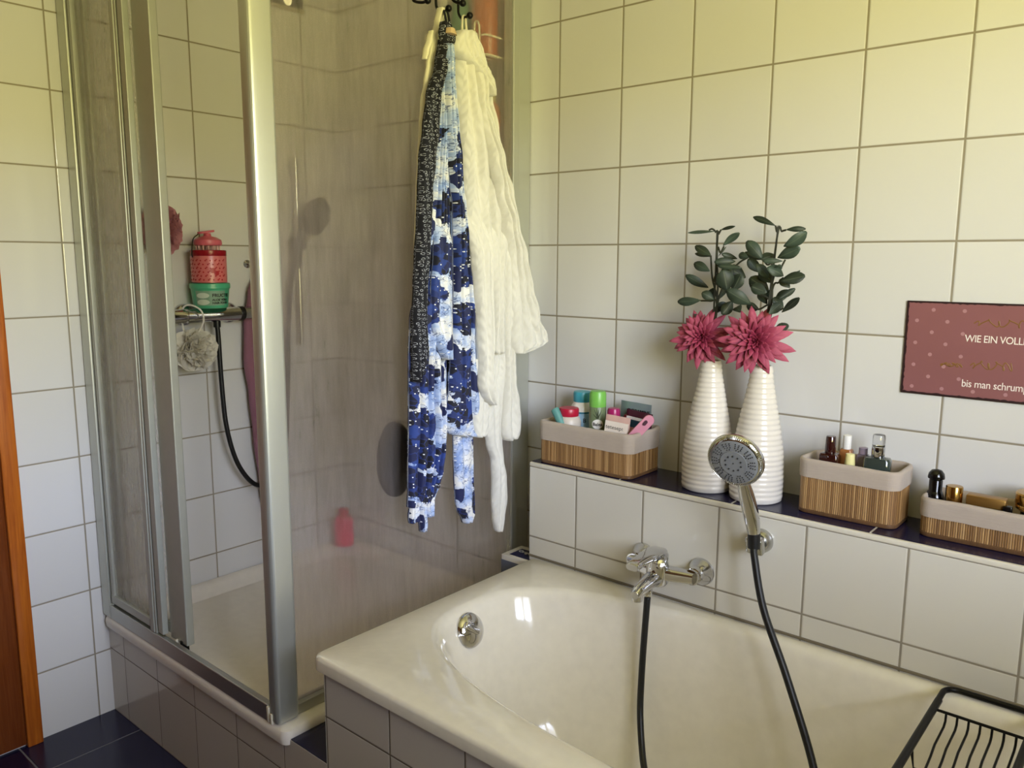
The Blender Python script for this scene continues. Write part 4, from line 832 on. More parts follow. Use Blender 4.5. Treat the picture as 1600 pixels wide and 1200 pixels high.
# ================================================================== hanging garments
def drape(rows, x0, th, folds=(), step=.010, seed=0, edge=.0035, back=None, N=36, bow=0.0, rise=0.0):
    """closed hanging cloth body. rows: (z, y_left, y_right) from top to bottom; folds: (centre u, width, depth)"""
    rows = sorted(rows, key=lambda r: -r[0]); zs = []; z = rows[0][0]
    while z > rows[-1][0]: zs.append(z); z -= step
    zs.append(rows[-1][0]); bm = BM(); uv = bm.loops.layers.uv.verify()
    def at(z):
        for i, ((za, a0, a1), (zb, b0, b1)) in enumerate(zip(rows[:-1], rows[1:])):
            if z >= zb - 1e-9:
                t = (za - z) / max(1e-6, za - zb); t = t * t * (3 - 2 * t) if i not in () else t
                return a0 + (b0 - a0) * t, a1 + (b1 - a1) * t
        return rows[-1][1:]
    loops = []; UV = []
    H = rows[0][0] - rows[-1][0]
    for z in zs:
        yl, yr = at(z); q = (rows[0][0] - z) / H; F, B, uf, ub = [], [], [], []
        for i in range(N + 1):
            u = i / N; y = yl + (yr - yl) * u; prof = (1 - abs(2 * u - 1) ** 3) ** .5
            d = 0
            for (c_, w_, dp) in folds:
                cc = c_ + .05 * noise.noise(Vector((c_ * 9, z * 4, seed))); d -= dp * math.exp(-((u - cc) / w_) ** 2)
            d += noise.noise(Vector((y * 26, z * 5, seed + 3))) * .010 + noise.noise(Vector((y * 60, z * 14, seed + 7))) * .003
            sk = rise * (1 - min(1, q / .22)) ** 1.5
            xf = x0 - sk + prof * (th * .55) + d * prof + bow * math.sin(PI * q)
            F.append(Vector((xf, y, z))); uf.append((y, z))
        for i in range(N, -1, -1):
            u = i / N; y = yl + (yr - yl) * u; prof = (1 - abs(2 * u - 1) ** 3) ** .5
            B.append(Vector((x0 - sk - edge - prof * th * .35 + bow * math.sin(PI * q), y, z))); ub.append((y + .31, z))
        loops.append(F + B); UV.append(uf + ub)
    # rounded ends
    L = []
    for k, lp in enumerate(loops): L.append([bm.verts.new(p) for p in lp])
    n = len(L[0])
    for a in range(len(L) - 1):
        for i in range(n):
            j = (i + 1) % n; f = bm.faces.new((L[a][i], L[a][j], L[a + 1][j], L[a + 1][i]))
            for lp, w in zip(f.loops, (UV[a][i], UV[a][j], UV[a + 1][j], UV[a + 1][i])): lp[uv].uv = w
    for row, UVr, rev in ((L[0], UV[0], True), (L[-1], UV[-1], False)):
        half = n // 2
        for i in range(half - 1):
            f = bm.faces.new((row[i], row[i + 1], row[n - 2 - i], row[n - 1 - i]))
            for lp, w in zip(f.loops, (UVr[i], UVr[i + 1], UVr[n - 2 - i], UVr[n - 1 - i])): lp[uv].uv = w
    return bm
G = {'robe_body': [(1.929, -0.383, -0.329), (1.896, -0.392, -0.306), (1.861, -0.392, -0.285), (1.788, -0.388, -0.264), (1.714, -0.38, -0.241), (1.638, -0.369, -0.211), (1.56, -0.361, -0.188), (1.48, -0.352, -0.176), (1.398, -0.341, -0.171), (1.316, -0.329, -0.17), (1.232, -0.318, -0.169), (1.181, -0.313, -0.174)], 'robe_collar': [(1.927, -0.394, -0.359), (1.91, -0.411, -0.336), (1.894, -0.414, -0.323), (1.877, -0.414, -0.309), (1.865, -0.394, -0.299), (1.847, -0.359, -0.285), (1.828, -0.32, -0.276), (1.808, -0.295, -0.276), (1.792, -0.29, -0.28)], 'robe_sleeve_r': [(1.785, -0.331, -0.303), (1.712, -0.322, -0.281), (1.636, -0.303, -0.252), (1.56, -0.278, -0.223), (1.481, -0.253, -0.2), (1.399, -0.233, -0.164), (1.315, -0.222, -0.133), (1.229, -0.216, -0.101), (1.179, -0.216, -0.066), (1.161, -0.215, -0.06), (1.149, -0.21, -0.109), (1.141, -0.207, -0.164)], 'robe_sleeve_l': [(1.508, -0.371, -0.296), (1.398, -0.363, -0.291), (1.318, -0.354, -0.291), (1.236, -0.345, -0.289), (1.171, -0.34, -0.286), (1.129, -0.335, -0.296), (1.071, -0.34, -0.281), (1.036, -0.326, -0.281), (1.014, -0.303, -0.286)], 'robe_mid': [(1.512, -0.291, -0.216), (1.399, -0.291, -0.228), (1.234, -0.281, -0.235), (1.157, -0.275, -0.237), (1.145, -0.27, -0.24)], 'robe_right': [(1.514, -0.241, -0.2), (1.399, -0.241, -0.199), (1.231, -0.24, -0.198), (1.128, -0.234, -0.195), (1.059, -0.231, -0.194), (1.006, -0.234, -0.18), (0.952, -0.239, -0.169), (0.92, -0.239, -0.171), (0.904, -0.228, -0.182)], 'robe_left_low': [(1.136, -0.343, -0.279), (1.034, -0.336, -0.284), (0.966, -0.343, -0.286), (0.936, -0.343, -0.289), (0.929, -0.334, -0.299)], 'robe_belt': [(1.232, -0.264, -0.215), (1.13, -0.264, -0.22), (1.011, -0.294, -0.227), (0.95, -0.299, -0.227), (0.905, -0.284, -0.224), (0.85, -0.264, -0.221), (0.795, -0.261, -0.21), (0.74, -0.263, -0.207), (0.687, -0.258, -0.218), (0.654, -0.25, -0.226), (0.647, -0.245, -0.231)], 'kim_dark': [(1.814, -0.392, -0.366), (1.709, -0.393, -0.362), (1.555, -0.395, -0.345), (1.398, -0.419, -0.342), (1.237, -0.421, -0.343), (1.073, -0.423, -0.349), (0.99, -0.425, -0.364)], 'kim_left': [(1.847, -0.434, -0.412), (1.774, -0.439, -0.413), (1.7, -0.442, -0.412), (1.626, -0.449, -0.411), (1.55, -0.463, -0.407), (1.474, -0.473, -0.403), (1.397, -0.487, -0.402), (1.321, -0.509, -0.403), (1.244, -0.531, -0.406), (1.149, -0.537, -0.413), (1.054, -0.539, -0.415), (0.989, -0.54, -0.411), (0.925, -0.543, -0.418), (0.861, -0.545, -0.431), (0.821, -0.545, -0.445), (0.798, -0.548, -0.459), (0.783, -0.548, -0.47)], 'kim_right': [(1.889, -0.438, -0.413), (1.845, -0.435, -0.405), (1.773, -0.427, -0.399), (1.701, -0.426, -0.393), (1.627, -0.415, -0.384), (1.567, -0.409, -0.376), (1.522, -0.401, -0.367), (1.398, -0.4, -0.351), (1.319, -0.4, -0.34), (1.239, -0.403, -0.333), (1.141, -0.413, -0.326), (1.075, -0.418, -0.319), (1.009, -0.428, -0.309), (0.972, -0.431, -0.299), (0.948, -0.417, -0.299), (0.934, -0.37, -0.314)], 'kim_lobe': [(1.504, -0.462, -0.418), (1.398, -0.471, -0.415), (1.321, -0.481, -0.413), (1.243, -0.482, -0.412), (1.195, -0.47, -0.412), (1.163, -0.457, -0.417), (1.144, -0.444, -0.422)], 'kim_trim': [(1.901, -0.437, -0.418), (1.843, -0.451, -0.423), (1.766, -0.481, -0.447), (1.694, -0.494, -0.45), (1.62, -0.508, -0.464), (1.546, -0.513, -0.476), (1.472, -0.518, -0.479), (1.397, -0.526, -0.486), (1.323, -0.531, -0.494), (1.247, -0.537, -0.497), (1.17, -0.54, -0.498), (1.132, -0.539, -0.512), (1.098, -0.54, -0.529)], 'kim_collar': [(1.938, -0.441, -0.424), (1.928, -0.445, -0.415), (1.911, -0.449, -0.405), (1.901, -0.445, -0.405), (1.891, -0.443, -0.409)], 'kim_tag': [(1.921, -0.443, -0.42), (1.909, -0.445, -0.411)], 'kim_tail1': [(0.834, -0.538, -0.51), (0.786, -0.541, -0.514), (0.756, -0.546, -0.514), (0.741, -0.544, -0.512)], 'kim_tail2': [(0.831, -0.522, -0.491), (0.765, -0.518, -0.494), (0.727, -0.515, -0.491), (0.713, -0.513, -0.498)], 'kim_tail3': [(0.825, -0.5, -0.456), (0.786, -0.501, -0.472), (0.761, -0.499, -0.473), (0.748, -0.495, -0.475)], 'kim_belt': [(1.02, -0.379, -0.321), (0.97, -0.389, -0.319), (0.901, -0.387, -0.317), (0.831, -0.385, -0.315), (0.76, -0.381, -0.313), (0.733, -0.374, -0.313), (0.708, -0.358, -0.315), (0.694, -0.353, -0.323)], 'cream': [(1.984, -0.409, -0.396), (1.948, -0.42, -0.403), (1.909, -0.433, -0.42), (1.879, -0.44, -0.425), (1.849, -0.449, -0.426), (1.804, -0.458, -0.433), (1.759, -0.469, -0.442), (1.699, -0.474, -0.453), (1.624, -0.482, -0.461), (1.55, -0.487, -0.468), (1.397, -0.496, -0.479), (1.244, -0.503, -0.489), (1.086, -0.511, -0.496), (0.99, -0.515, -0.502)], 'cream2': [(1.921, -0.451, -0.443), (1.902, -0.459, -0.445), (1.871, -0.47, -0.46), (1.853, -0.473, -0.466)]}
# ---- ivory robe
rb = thing('bathrobe', 'ivory cable knit bathrobe hanging at the right on the cabin side', 'bathrobe', (.965, -.29, 1.93))
mk('body', drape(G['robe_body'], .955, .075, ((.22, .05, .018), (.42, .035, .022), (.60, .04, .016), (.80, .045, .030)), seed=1, N=56), M_knit, rb, angle=180)
mk('collar', drape(G['robe_collar'], .972, .055, ((.4, .1, .008), (.7, .08, .01)), seed=2, step=.006), M_knit, rb, angle=180)
mk('sleeve', drape(G['robe_sleeve_r'], .992, .050, ((.30, .05, .018), (.55, .04, .014), (.8, .05, .014)), seed=3, N=44, rise=.03), M_knit, rb, angle=180)
mk('sleeve', drape(G['robe_sleeve_l'], .990, .045, ((.35, .10, .010), (.75, .08, .010)), seed=4, rise=.05), M_knit, rb, angle=180)
mk('front_panel', drape(G['robe_mid'], .982, .036, ((.45, .12, .012),), seed=5, rise=.05), M_knit, rb, angle=180)
mk('front_panel', drape(G['robe_right'], .984, .038, ((.5, .12, .010),), seed=6, rise=.05), M_knit, rb, angle=180)
mk('front_panel', drape(G['robe_left_low'], .972, .034, ((.5, .1, .006),), seed=7), M_knit, rb, angle=180)
mk('belt', drape(G['robe_belt'], .968, .030, ((.45, .12, .006),), seed=8, step=.006), M_knit, rb, angle=180)
bm = BM(); tube(bm, [(0.965, -0.368, 1.927), (0.95, -0.352, 1.954), (0.93, -0.329, 1.98), (0.93, -0.32, 1.982), (0.95, -0.339, 1.957), (0.965, -0.352, 1.933)], .0028, 8, 5); mk('hanging_loop', bm, M_cream, rb)
# ---- blue floral kimono
km = thing('kimono', 'blue and white floral kimono with navy trim hanging in the middle on the cabin side', 'kimono', (.955, -.40, 1.93))
mk('fold_shade', drape(G['kim_dark'], .925, .030, (), seed=20), plain('midnight fold shade', (9, 10, 20), .9), km, angle=180)  # near-black strip; shade of the fold between the panels put into its colour
mk('front_panel', drape(G['kim_left'], .945, .040, ((.22, .03, .030), (.42, .035, .020), (.60, .03, .034), (.80, .035, .022)), seed=11, N=56), M_floral, km, angle=180)
mk('sleeve', drape(G['kim_right'], .962, .045, ((.26, .04, .012), (.66, .05, .018)), seed=12, N=44), M_floral, km, angle=180)
mk('sleeve', drape(G['kim_lobe'], .965, .034, ((.4, .12, .012),), seed=13, N=32, rise=.04), M_floral, km, angle=180)
mk('trim', drape(G['kim_trim'], .962, .036, ((.5, .10, .008),), seed=14, N=32), M_rings, km, angle=180, label='navy trim with small white rings')
mk('collar', drape(G['kim_collar'], .972, .030, ((.5, .2, .006),), seed=15, step=.005), M_rings, km, angle=180, label='navy collar with small white rings')
mk('care_tag', drape(G['kim_tag'], .990, .006, (), seed=16, step=.005, N=6), plain('beige tag', (186, 160, 126), .8), km, label='beige sewn tag')
for i, k_ in enumerate(('kim_tail1', 'kim_tail2', 'kim_tail3')): mk('hem', drape(G[k_], .945 + .006 * i, .022, ((.5, .2, .004),), seed=30 + i, N=16), M_floral, km, angle=180)
mk('belt', drape(G['kim_belt'], .945, .026, ((.4, .1, .006), (.8, .08, .005)), seed=18, N=28), M_floral, km, angle=180)
bm = BM(); tube(bm, [(0.965, -0.42, 1.94), (0.95, -0.411, 1.964), (0.928, -0.393, 1.984), (0.928, -0.385, 1.986), (0.95, -0.4, 1.967), (0.965, -0.411, 1.944)], .003, 8, 4); mk('hanging_loop', bm, M_rings, km)
# ---- cream belt
cb = thing('fabric_belt', 'cream fabric belt hanging left of the floral kimono', 'belt', (.935, -.43, 1.97))
mk('strap', drape(G['cream'], .928, .020, ((.5, .2, .003),), seed=21, N=14), M_cream, cb, angle=180)
mk('strap', drape(G['cream2'], .940, .012, (), seed=22, N=10, step=.005), M_cream, cb, angle=180)
# ---- hook rack over the cabin's side rail
hk = thing('hook_rack', 'black wire hook rack hanging over the cabin side', 'hook rack', (.90, -.40, 2.05))
bm = BM(); tube(bm, [(.905, -.56, 2.055), (.905, -.26, 2.055)], .004, 10); tube(bm, [(.905, -.56, 2.095), (.905, -.26, 2.095)], .004, 10)
for y in (-.50, -.32): tube(bm, [(.905, y, 2.055), (.905, y, ZT + .006), (.853, y, ZT + .006), (.853, y, ZT - .03)], .004, 10)
mk('frame', bm, M_blackm, hk)
for P in [[(0.905, -0.472, 2.054), (0.905, -0.471, 1.998), (0.908, -0.468, 1.988), (0.93, -0.464, 1.982), (0.94, -0.457, 1.986)], [(0.905, -0.395, 2.073), (0.905, -0.396, 2.008), (0.908, -0.395, 1.989), (0.925, -0.397, 1.978), (0.945, -0.393, 1.982)], [(0.905, -0.354, 2.084), (0.905, -0.35, 2.036), (0.915, -0.343, 2.015), (0.94, -0.339, 2.007)], [(0.905, -0.316, 2.093), (0.905, -0.319, 2.011), (0.91, -0.322, 1.991), (0.925, -0.326, 1.978), (0.95, -0.325, 1.98)]]:
    bm = BM(); tube(bm, P, .0034, 10, 4); h_ = mk('hook', bm, M_blackm, hk)
    bm = BM(); ball(bm, P[-1], .0085, 2); mk('hook_ball', bm, M_blackm, h_)
# ================================================================== inside the cabin
th_ = thing('shower_mixer_bar', 'chrome thermostat bar on the wall inside the cabin', 'shower mixer', (.0, -.50, 1.217))
bm = BM(); lathe(bm, [(.014, 0), (.0205, .004), (.0215, .01), (.0215, .05), (.019, .052), (.019, .056), (.0215, .058), (.0215, .235), (.0195, .237), (.0195, .243), (.0215, .245), (.0215, .300), (.020, .306), (.012, .308)], (.062, -.692, 1.217), (0, 1, 0), 40); mk('body', bm, M_chrome, th_)
bm = BM(); lathe(bm, [(.0222, .232), (.0228, .234), (.0228, .246), (.0222, .248)], (.062, -.692, 1.217), (0, 1, 0), 40); mk('ring', bm, M_black, th_, label='black ring')
for y in (-.612, -.462):
    bm = BM(); lathe(bm, [(.034, 0), (.034, .004), (.028, .012), (.016, .018), (.016, .062)], (0, y, 1.217), (1, 0, 0), 40); mk('wall_flange', bm, M_chrome, th_)
bm = BM(); lathe(bm, [(.011, 0), (.011, .024)], (.062, -.535, 1.178), (0, 0, 1), 24); mk('hose_nut', bm, M_black, th_, label='black hose nut')
bm = BM(); tube(bm, [(.062, -.535, 1.182), (.062, -.533, 1.15), (.062, -.530, 1.00), (.064, -.522, .86), (.066, -.495, .745), (.068, -.45, .668), (.07, -.405, .645), (.07, -.35, .675), (.065, -.31, .76), (.055, -.285, .95), (.05, -.270, 1.15), (.055, -.255, 1.32), (.075, -.245, 1.40)], .0075, 14, 8)
solo('shower_hose', bm, M_black, 'black hose hanging from the thermostat bar inside the cabin', 'hose', (.062, -.535, 1.182))
rl = thing('shower_rail', 'slim chrome rail behind the fogged pane on the left wall', 'shower rail', (0, -.245, 1.15))
bm = BM(); tube(bm, [(.045, -.215, 1.10), (.045, -.215, 1.72)], .009, 16)
for z in (1.12, 1.70): tube(bm, [(0, -.215, z), (.045, -.215, z)], .011, 16)
mk('rail', bm, M_satchrome, rl); bm = BM(); box(bm, .03, .075, -.245, -.20, 1.42, 1.46, .006); mk('slider', bm, plain('dark grey plastic', (40, 40, 42), .4), rl, label='dark slider clamp')
t = thing('hand_shower', 'dark blurred hand shower on the rail behind the fogged pane', 'hand shower', (.08, -.235, 1.40))
bm = BM(); tube(bm, [(.085, -.250, 1.36), (.088, -.245, 1.42), (.093, -.225, 1.49), (.10, -.205, 1.53)], .014, 16, 5); mk('handle', bm, plain('dark graphite plastic', (28, 27, 26), .35), t)
bm = BM(); lathe(bm, [(.05, 0), (.063, .004), (.064, .016), (.05, .026), (.0, .03)], (.125, -.188, 1.525), (-.92, -.18, .35), 40, cap1=False); mk('head', bm, plain('dark graphite plastic', (28, 27, 26), .35), t)
# jars standing on the thermostat bar
JZ = 1.2385; JX, JY = .062, -.552
t = thing('hair_mask_jar', 'green hair mask jar standing on the thermostat bar', 'jar', (JX, JY, JZ))
M_mint = plain('mint green plastic', (72, 166, 128), .3)
bm = BM(); lathe(bm, [(.046, 0), (.050, .002), (.056, .058), (.057, .060)], (JX, JY, JZ), seg=48); mk('jar_body', bm, M_mint, t)
bm = BM(); lathe(bm, [(.058, .0595), (.0595, .061), (.0595, .074), (.057, .0765), (.001, .077)], (JX, JY, JZ), seg=48); mk('lid', bm, M_mint, t)
def wrap(t, name, mat, x, y, a0, a1, z0, z1, r0, r1, lab=None, off=.0006):
    bm = BM(); K = 16
    loft(bm, [[Vector((x + math.cos(a0 + (a1 - a0) * k / K) * (r + off), y + math.sin(a0 + (a1 - a0) * k / K) * (r + off), z)) for k in range(K + 1)] + [Vector((x + math.cos(a0 + (a1 - a0) * k / K) * (r - .001), y + math.sin(a0 + (a1 - a0) * k / K) * (r - .001), z)) for k in range(K, -1, -1)] for z, r in ((z0, r0), (z1, r1))]); return mk(name, bm, mat, t, label=lab)
wrap(t, 'label', plain('silver green label', (128, 158, 136), .35), JX, JY, -1.35, .35, JZ + .010, JZ + .054, .0510, .0556, 'silver green label')
def conetext(t, s, size, x, y, z, zb, r0, sl, ang, mat, bold=.0002):
    tm = textmesh(s, size, lambda u, v, w: (x + math.cos(ang + u / r0) * (r0 + (z - zb + v) * sl + .0009 + w), y + math.sin(ang + u / r0) * (r0 + (z - zb + v) * sl + .0009 + w), z + v), bold=bold); mk('lettering', tm, mat, t, smooth=False)
conetext(t, 'FRUCTIS', .0135, JX, JY, JZ + .036, JZ, .050, .1, -.42, M_blackink, .0004)
conetext(t, 'ALOE VERA', .0092, JX, JY, JZ + .024, JZ, .050, .1, -.42, M_blackink, .0003); conetext(t, 'HAIR FOOD', .0092, JX, JY, JZ + .0145, JZ, .050, .1, -.42, M_blackink, .0003)
for zz in (.020, .040):
    bm = BM(); K = 20
    loft(bm, [[Vector((JX + math.cos(-.92 + .36 * q * math.cos(a)) * rr_, JY + math.sin(-.92 + .36 * q * math.cos(a)) * rr_, JZ + zz + .0085 * q * math.sin(a))) for a in [2 * PI * i / K for i in range(K)]] for q, rr_ in ((1, .0535), (.98, .0560 if zz > .03 else .0545), (.05, .0562 if zz > .03 else .0547))]); mk('leaf_print', bm, plain('pale aloe print', (196, 208, 194), .5), t, label='pale aloe slice')
t = thing('hair_mask_jar', 'pink cherry jar with red lid stacked on the green jar', 'jar', (JX, JY, JZ + .077))
z1 = JZ + .077
bm = BM(); lathe(bm, [(.048, 0), (.0515, .002), (.0525, .080), (.0520, .082)], (JX, JY, z1), seg=48); mk('jar_body', bm, plain('salmon pink plastic', (206, 112, 112), .3), t)
bm = BM(); lathe(bm, [(.0525, .0815), (.0530, .083), (.0530, .097), (.051, .099), (.001, .0995)], (JX, JY, z1), seg=48); mk('lid', bm, plain('dark red lid', (142, 10, 26), .25), t, label='dark red lid')
bm = BM(); rnd = random.Random(7)
def dot(bm, ang, z, r, R0): 
    K = 14; loft(bm, [[Vector((JX + math.cos(ang + r * q * math.cos(a) / R0) * rr_, JY + math.sin(ang + r * q * math.cos(a) / R0) * rr_, z + r * q * math.sin(a))) for a in [2 * PI * i / K for i in range(K)]] for q, rr_ in ((1, R0 - .001), (.97, R0 + .0004), (.05, R0 + .0005))])
for i in range(9):
    for j in range(6):
        ang = -1.9 + i * .27 + (j % 2) * .13; z = z1 + .010 + j * .0115; dot(bm, ang, z, .0026, .0525)
        if (i + j) % 2: dot(bm, ang + .07, z + .003, .0022, .0525)
dot(bm, -.30, z1 + .038, .0085, .0525); dot(bm, -.08, z1 + .030, .0075, .0525)
mk('cherry_print', bm, plain('cherry red print', (172, 26, 40), .4), t, label='red cherry pattern')
t = thing('scalp_brush', 'pink scalp massage brush lying on top of the cherry jar', 'brush', (JX, JY, z1 + .0995)); zb = z1 + .0995; M_pinkb = plain('rose pink plastic', (196, 92, 108), .35)
bm = BM(); lathe(bm, [(.034, .012), (.040, .014), (.042, .020), (.040, .030), (.026, .038), (.012, .041), (.010, .050), (.001, .051)], (JX, JY, zb), seg=40); mk('body', bm, M_pinkb, t)
bm = BM(); bar(bm, (JX, JY - .030, zb + .050), (JX, JY + .022, zb + .058), .03, .006, up=(0, 0, 1)); mk('grip', bm, M_pinkb, t)
bm = BM()
for rad, c_ in ((.034, 14), (.024, 10), (.013, 6)):
    for i in range(c_):
        a = 2 * PI * i / c_; lathe(bm, [(.0015, 0), (.0026, .013)], (JX + math.cos(a) * rad, JY + math.sin(a) * rad, zb), seg=8)
mk('bristles', bm, plain('pale pink silicone', (214, 170, 164), .4), t, label='pale silicone bristles')
bm = BM(); tube(bm, [(JX, JY - .03, zb + .046), (JX + .01, JY - .052, zb + .030), (JX + .01, JY - .058, zb - .01), (JX + .005, JY - .054, zb - .022)], .0016, 8, 4); mk('cord', bm, M_black, t, label='thin black cord')
# mesh sponges
def puff(label, c, r, rgb, seed, cord=None, sc=(1, 1, 1)):
    rnd = random.Random(seed); c = Vector(c); t = thing('mesh_sponge', label, 'sponge', c)
    M_ = NT('net ' + str(seed)); o_ = M_.obj(); nn = M_.noise(60, o_, 2); col = M_.mix(nn.outputs[0], tuple(v * .8 for v in srgb(rgb)[:3]) + (1,), srgb(rgb))
    b1 = M_.bsdf(col, .7); b2 = M_.n('BsdfTranslucent'); M_.l(col, b2.inputs[0]); ms = M_.n('MixShader'); ms.inputs[0].default_value = .3; M_.l(b1.outputs[0], ms.inputs[1]); M_.l(b2.outputs[0], ms.inputs[2])
    tp_ = M_.n('BsdfTransparent'); m2 = M_.n('MixShader'); vz = M_.noise(900, o_, 1); M_.l(M_.math('LESS_THAN', vz.outputs[0], .33), m2.inputs[0]); M_.l(ms.outputs[0], m2.inputs[1]); M_.l(tp_.outputs[0], m2.inputs[2])
    mat = M_.done(m2.outputs[0]); bm = BM()
    for k in range(34):
        ax = Vector((rnd.gauss(0, 1), rnd.gauss(0, 1), rnd.gauss(0, 1))).normalized(); x, y, z = frame(ax); rr = r * rnd.uniform(.72, 1.0); h = r * rnd.uniform(.1, .75); K = 36
        rows = []
        for q in range(5):
            R_ = rr * (.35 + .65 * q / 4)
            rows.append([c + Vector(((lambda p: (p.x * sc[0], p.y * sc[1], p.z * sc[2]))(x * math.cos(2 * PI * i / K) * R_ * math.sqrt(max(.05, 1 - (h / r) ** 2 * .8)) + y * math.sin(2 * PI * i / K) * R_ * math.sqrt(max(.05, 1 - (h / r) ** 2 * .8)) + z * (h * (q / 4) + r * .085 * (q / 4) * math.sin(i * 2 * PI * rnd_k(k) / K + k))))) for i in range(K)])
        L = [[bm.verts.new(p) for p in row] for row in rows]
        for a in range(4):
            for i in range(K): bm.faces.new((L[a][i], L[a][(i + 1) % K], L[a + 1][(i + 1) % K], L[a + 1][i]))
    mk('net', bm, mat, t)
    if cord:
        bm = BM(); tube(bm, cord, .0028, 8, 6); mk('cord', bm, M_white, t, label='white cord')
def rnd_k(k): return 7 + (k * 5) % 6
puff('white mesh sponge hanging from the thermostat bar', (.075, -.622, 1.115), .066, (240, 236, 226), 5, [(.082, -.612, 1.16), (.096, -.598, 1.20), (.097, -.602, 1.23), (.085, -.615, 1.246), (.062, -.628, 1.250), (.045, -.635, 1.235), (.052, -.64, 1.18), (.07, -.63, 1.14)], (.8, 1.12, 1.0))
puff('mauve mesh sponge hanging on the tiles behind the door frame', (.055, -.690, 1.475), .062, (190, 128, 138), 8, None, (.75, 1, 1.25))
bm = BM(); lathe(bm, [(.012, 0), (.012, .004), (.004, .006), (.004, .03), (.007, .032), (.001, .034)], (0, -.690, 1.56), (1, 0, 0), 20); solo('wall_hook', bm, M_chrome, 'small chrome hook above the mauve sponge', 'hook', (0, -.69, 1.56))
# mauve towel
t = thing('towel', 'mauve towel hanging beside the thermostat bar inside the cabin', 'towel', (.035, -.30, 1.26))
mk('cloth', drape([(1.345, -.375, -.355), (1.28, -.405, -.32), (1.18, -.424, -.30), (1.05, -.430, -.295), (.95, -.418, -.29), (.8, -.408, -.29), (.62, -.392, -.295), (.52, -.378, -.31)], .032, .036, ((.3, .1, .008), (.65, .1, .01)), seed=40), M_towel, t, angle=180)
bm = BM(); lathe(bm, [(.013, 0), (.013, .004), (.004, .006), (.004, .034), (.008, .036), (.001, .039)], (0, -.385, 1.372), (1, 0, 0), 20); solo('wall_hook', bm, M_chrome, 'small dark hook above the mauve towel', 'hook', (0, -.385, 1.372))
# things seen through the fogged pane
t = thing('bottle', 'pink shower gel bottle standing in the tray corner behind fogged pane', 'bottle', (.075, -.082, .347))
bm = BM(); lathe(bm, [(.030, 0), (.034, .004), (.034, .095), (.028, .108), (.016, .114)], (.075, -.082, .347), seg=32, sx=.6, xdir=(1, -1, 0)); mk('body', bm, plain('hot pink plastic', (222, 62, 96), .3), t)
bm = BM(); lathe(bm, [(.017, .113), (.018, .115), (.018, .140), (.001, .142)], (.075, -.082, .347), seg=28); mk('cap', bm, plain('red cap', (200, 26, 50), .3), t, label='red cap')
t = thing('scrubbing_pad', 'dark grey oval scrubbing pad stuck inside the fogged pane', 'scrubbing pad', (.858, -.515, .885))
bm = BM(); K = 40
loft(bm, [[Vector((x, -.512 + math.cos(a) * .053 * q, .884 + math.sin(a) * .098 * q)) for a in [2 * PI * i / K for i in range(K)]] for x, q in ((.8715, .90), (.870, .97), (.862, 1), (.850, 1), (.846, .94), (.845, .3))]); mk('pad', bm, plain('charcoal sponge', (27, 25, 24), .9, 0, .6, 90), t)
bm = BM()
for i in range(10):
    for j in range(19):
        y = -.512 + (i - 4.5) * .0108; z = .884 + (j - 9) * .0104
        if ((y + .512) / .05) ** 2 + ((z - .884) / .094) ** 2 < .92: lathe(bm, [(.0022, 0), (.0012, .010)], (.847, y, z), (-1, 0, 0), 6)
mk('bristles', bm, plain('charcoal sponge', (27, 25, 24), .9), t)
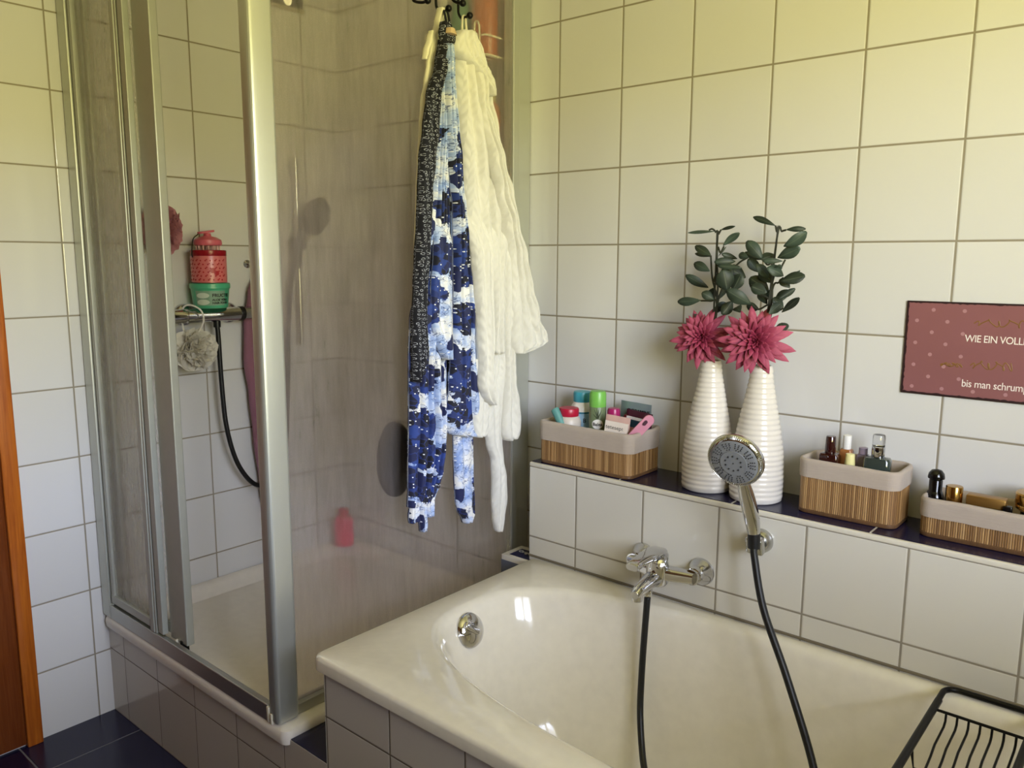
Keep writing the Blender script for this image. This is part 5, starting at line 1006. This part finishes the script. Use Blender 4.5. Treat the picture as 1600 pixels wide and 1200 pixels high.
# wire basket with bottles in the cabin corner
t = thing('wire_shelf', 'white wire corner shelf with bottles behind the fogged pane', 'shower shelf', (.70, -.07, 1.93)); M_ww = plain('white coated wire', (232, 228, 204), .35)
SX0, SX1, SY0, SY1 = .545, .830, -.135, -.012
for zz in (1.945, 1.615):
    bm = BM(); R0 = rrect(SX0, SX1, SY0, SY1, .012, zz, 3); tube(bm, R0 + [R0[0]], .0026, 8); R1 = rrect(SX0 - .002, SX1 + .002, SY0 - .002, SY1 + .002, .012, zz + .05, 3); tube(bm, R1 + [R1[0]], .0026, 8)
    for i in range(12): x = SX0 + (SX1 - SX0) * (i + .5) / 12; tube(bm, [(x, SY0, zz), (x, SY1, zz)], .0016, 6)
    for x in (SX0 + .05, SX1 - .04): tube(bm, [(x, SY0 - .002, zz), (x, SY0 - .003, zz + .075), (x + .008, SY0 - .003, zz + .088), (x + .018, SY0 - .003, zz + .075), (x + .018, SY0 - .002, zz)], .0028, 8, 3)
    mk('tray', bm, M_ww, t)
bm = BM(); tube(bm, [(SX0 + .02, -.008, 1.6), (SX0 + .02, -.008, 2.16)], .003, 8); tube(bm, [(SX1 - .02, -.008, 1.6), (SX1 - .02, -.008, 2.16)], .003, 8); mk('upright', bm, M_ww, t)
def btl(label, x, y, z, r, h, rgb, caprgb, sx=1.0):
    t = thing('bottle', label, 'bottle', (x, y, z)); bm = BM(); lathe(bm, [(r * .92, 0), (r, .004), (r, h - .03), (r * .8, h - .012), (r * .45, h)], (x, y, z), seg=32, sx=sx, sy=.8); mk('body', bm, plain('plastic %d %d %d' % rgb, rgb, .3), t)
    bm = BM(); lathe(bm, [(r * .5, h), (r * .55, h + .002), (r * .5, h + .03), (.001, h + .032)], (x, y, z), seg=24); mk('cap', bm, plain('plastic %d %d %d' % caprgb, caprgb, .3), t)
btl('green bottle on the upper tier of the white wire shelf', .680, -.075, 1.949, .030, .19, (52, 132, 84), (210, 210, 200))
btl('orange brown bottle on the upper tier of the white wire shelf', .775, -.078, 1.949, .040, .20, (176, 96, 52), (120, 66, 36))
btl('pale green bottle on the upper tier of the white wire shelf', .610, -.075, 1.949, .026, .17, (150, 170, 120), (224, 224, 214))
btl('skin toned bottle on the lower tier of the white wire shelf', .795, -.078, 1.619, .032, .21, (182, 122, 92), (200, 190, 150))
# squeegee hung high on the pane
t = thing('squeegee', 'dark squeegee with white tongue hung high inside the fogged pane', 'squeegee', (.866, -.79, 1.91))
bm = BM(); box(bm, .856, .868, -.845, -.752, 1.912, 1.960, .004, 2); mk('blade', bm, plain('dark graphite plastic', (28, 27, 26), .35), t)
bm = BM(); box(bm, .868, .8705, -.848, -.748, 1.902, 1.912, .001, 1); mk('rubber', bm, plain('grey rubber', (96, 90, 80), .6), t, label='grey rubber lip')
bm = BM(); bar(bm, (.8700, -.793, 1.912), (.8700, -.793, 2.02), .020, .003, up=(1, 0, 0)); mk('handle', bm, M_white, t, label='white tongue shaped handle')
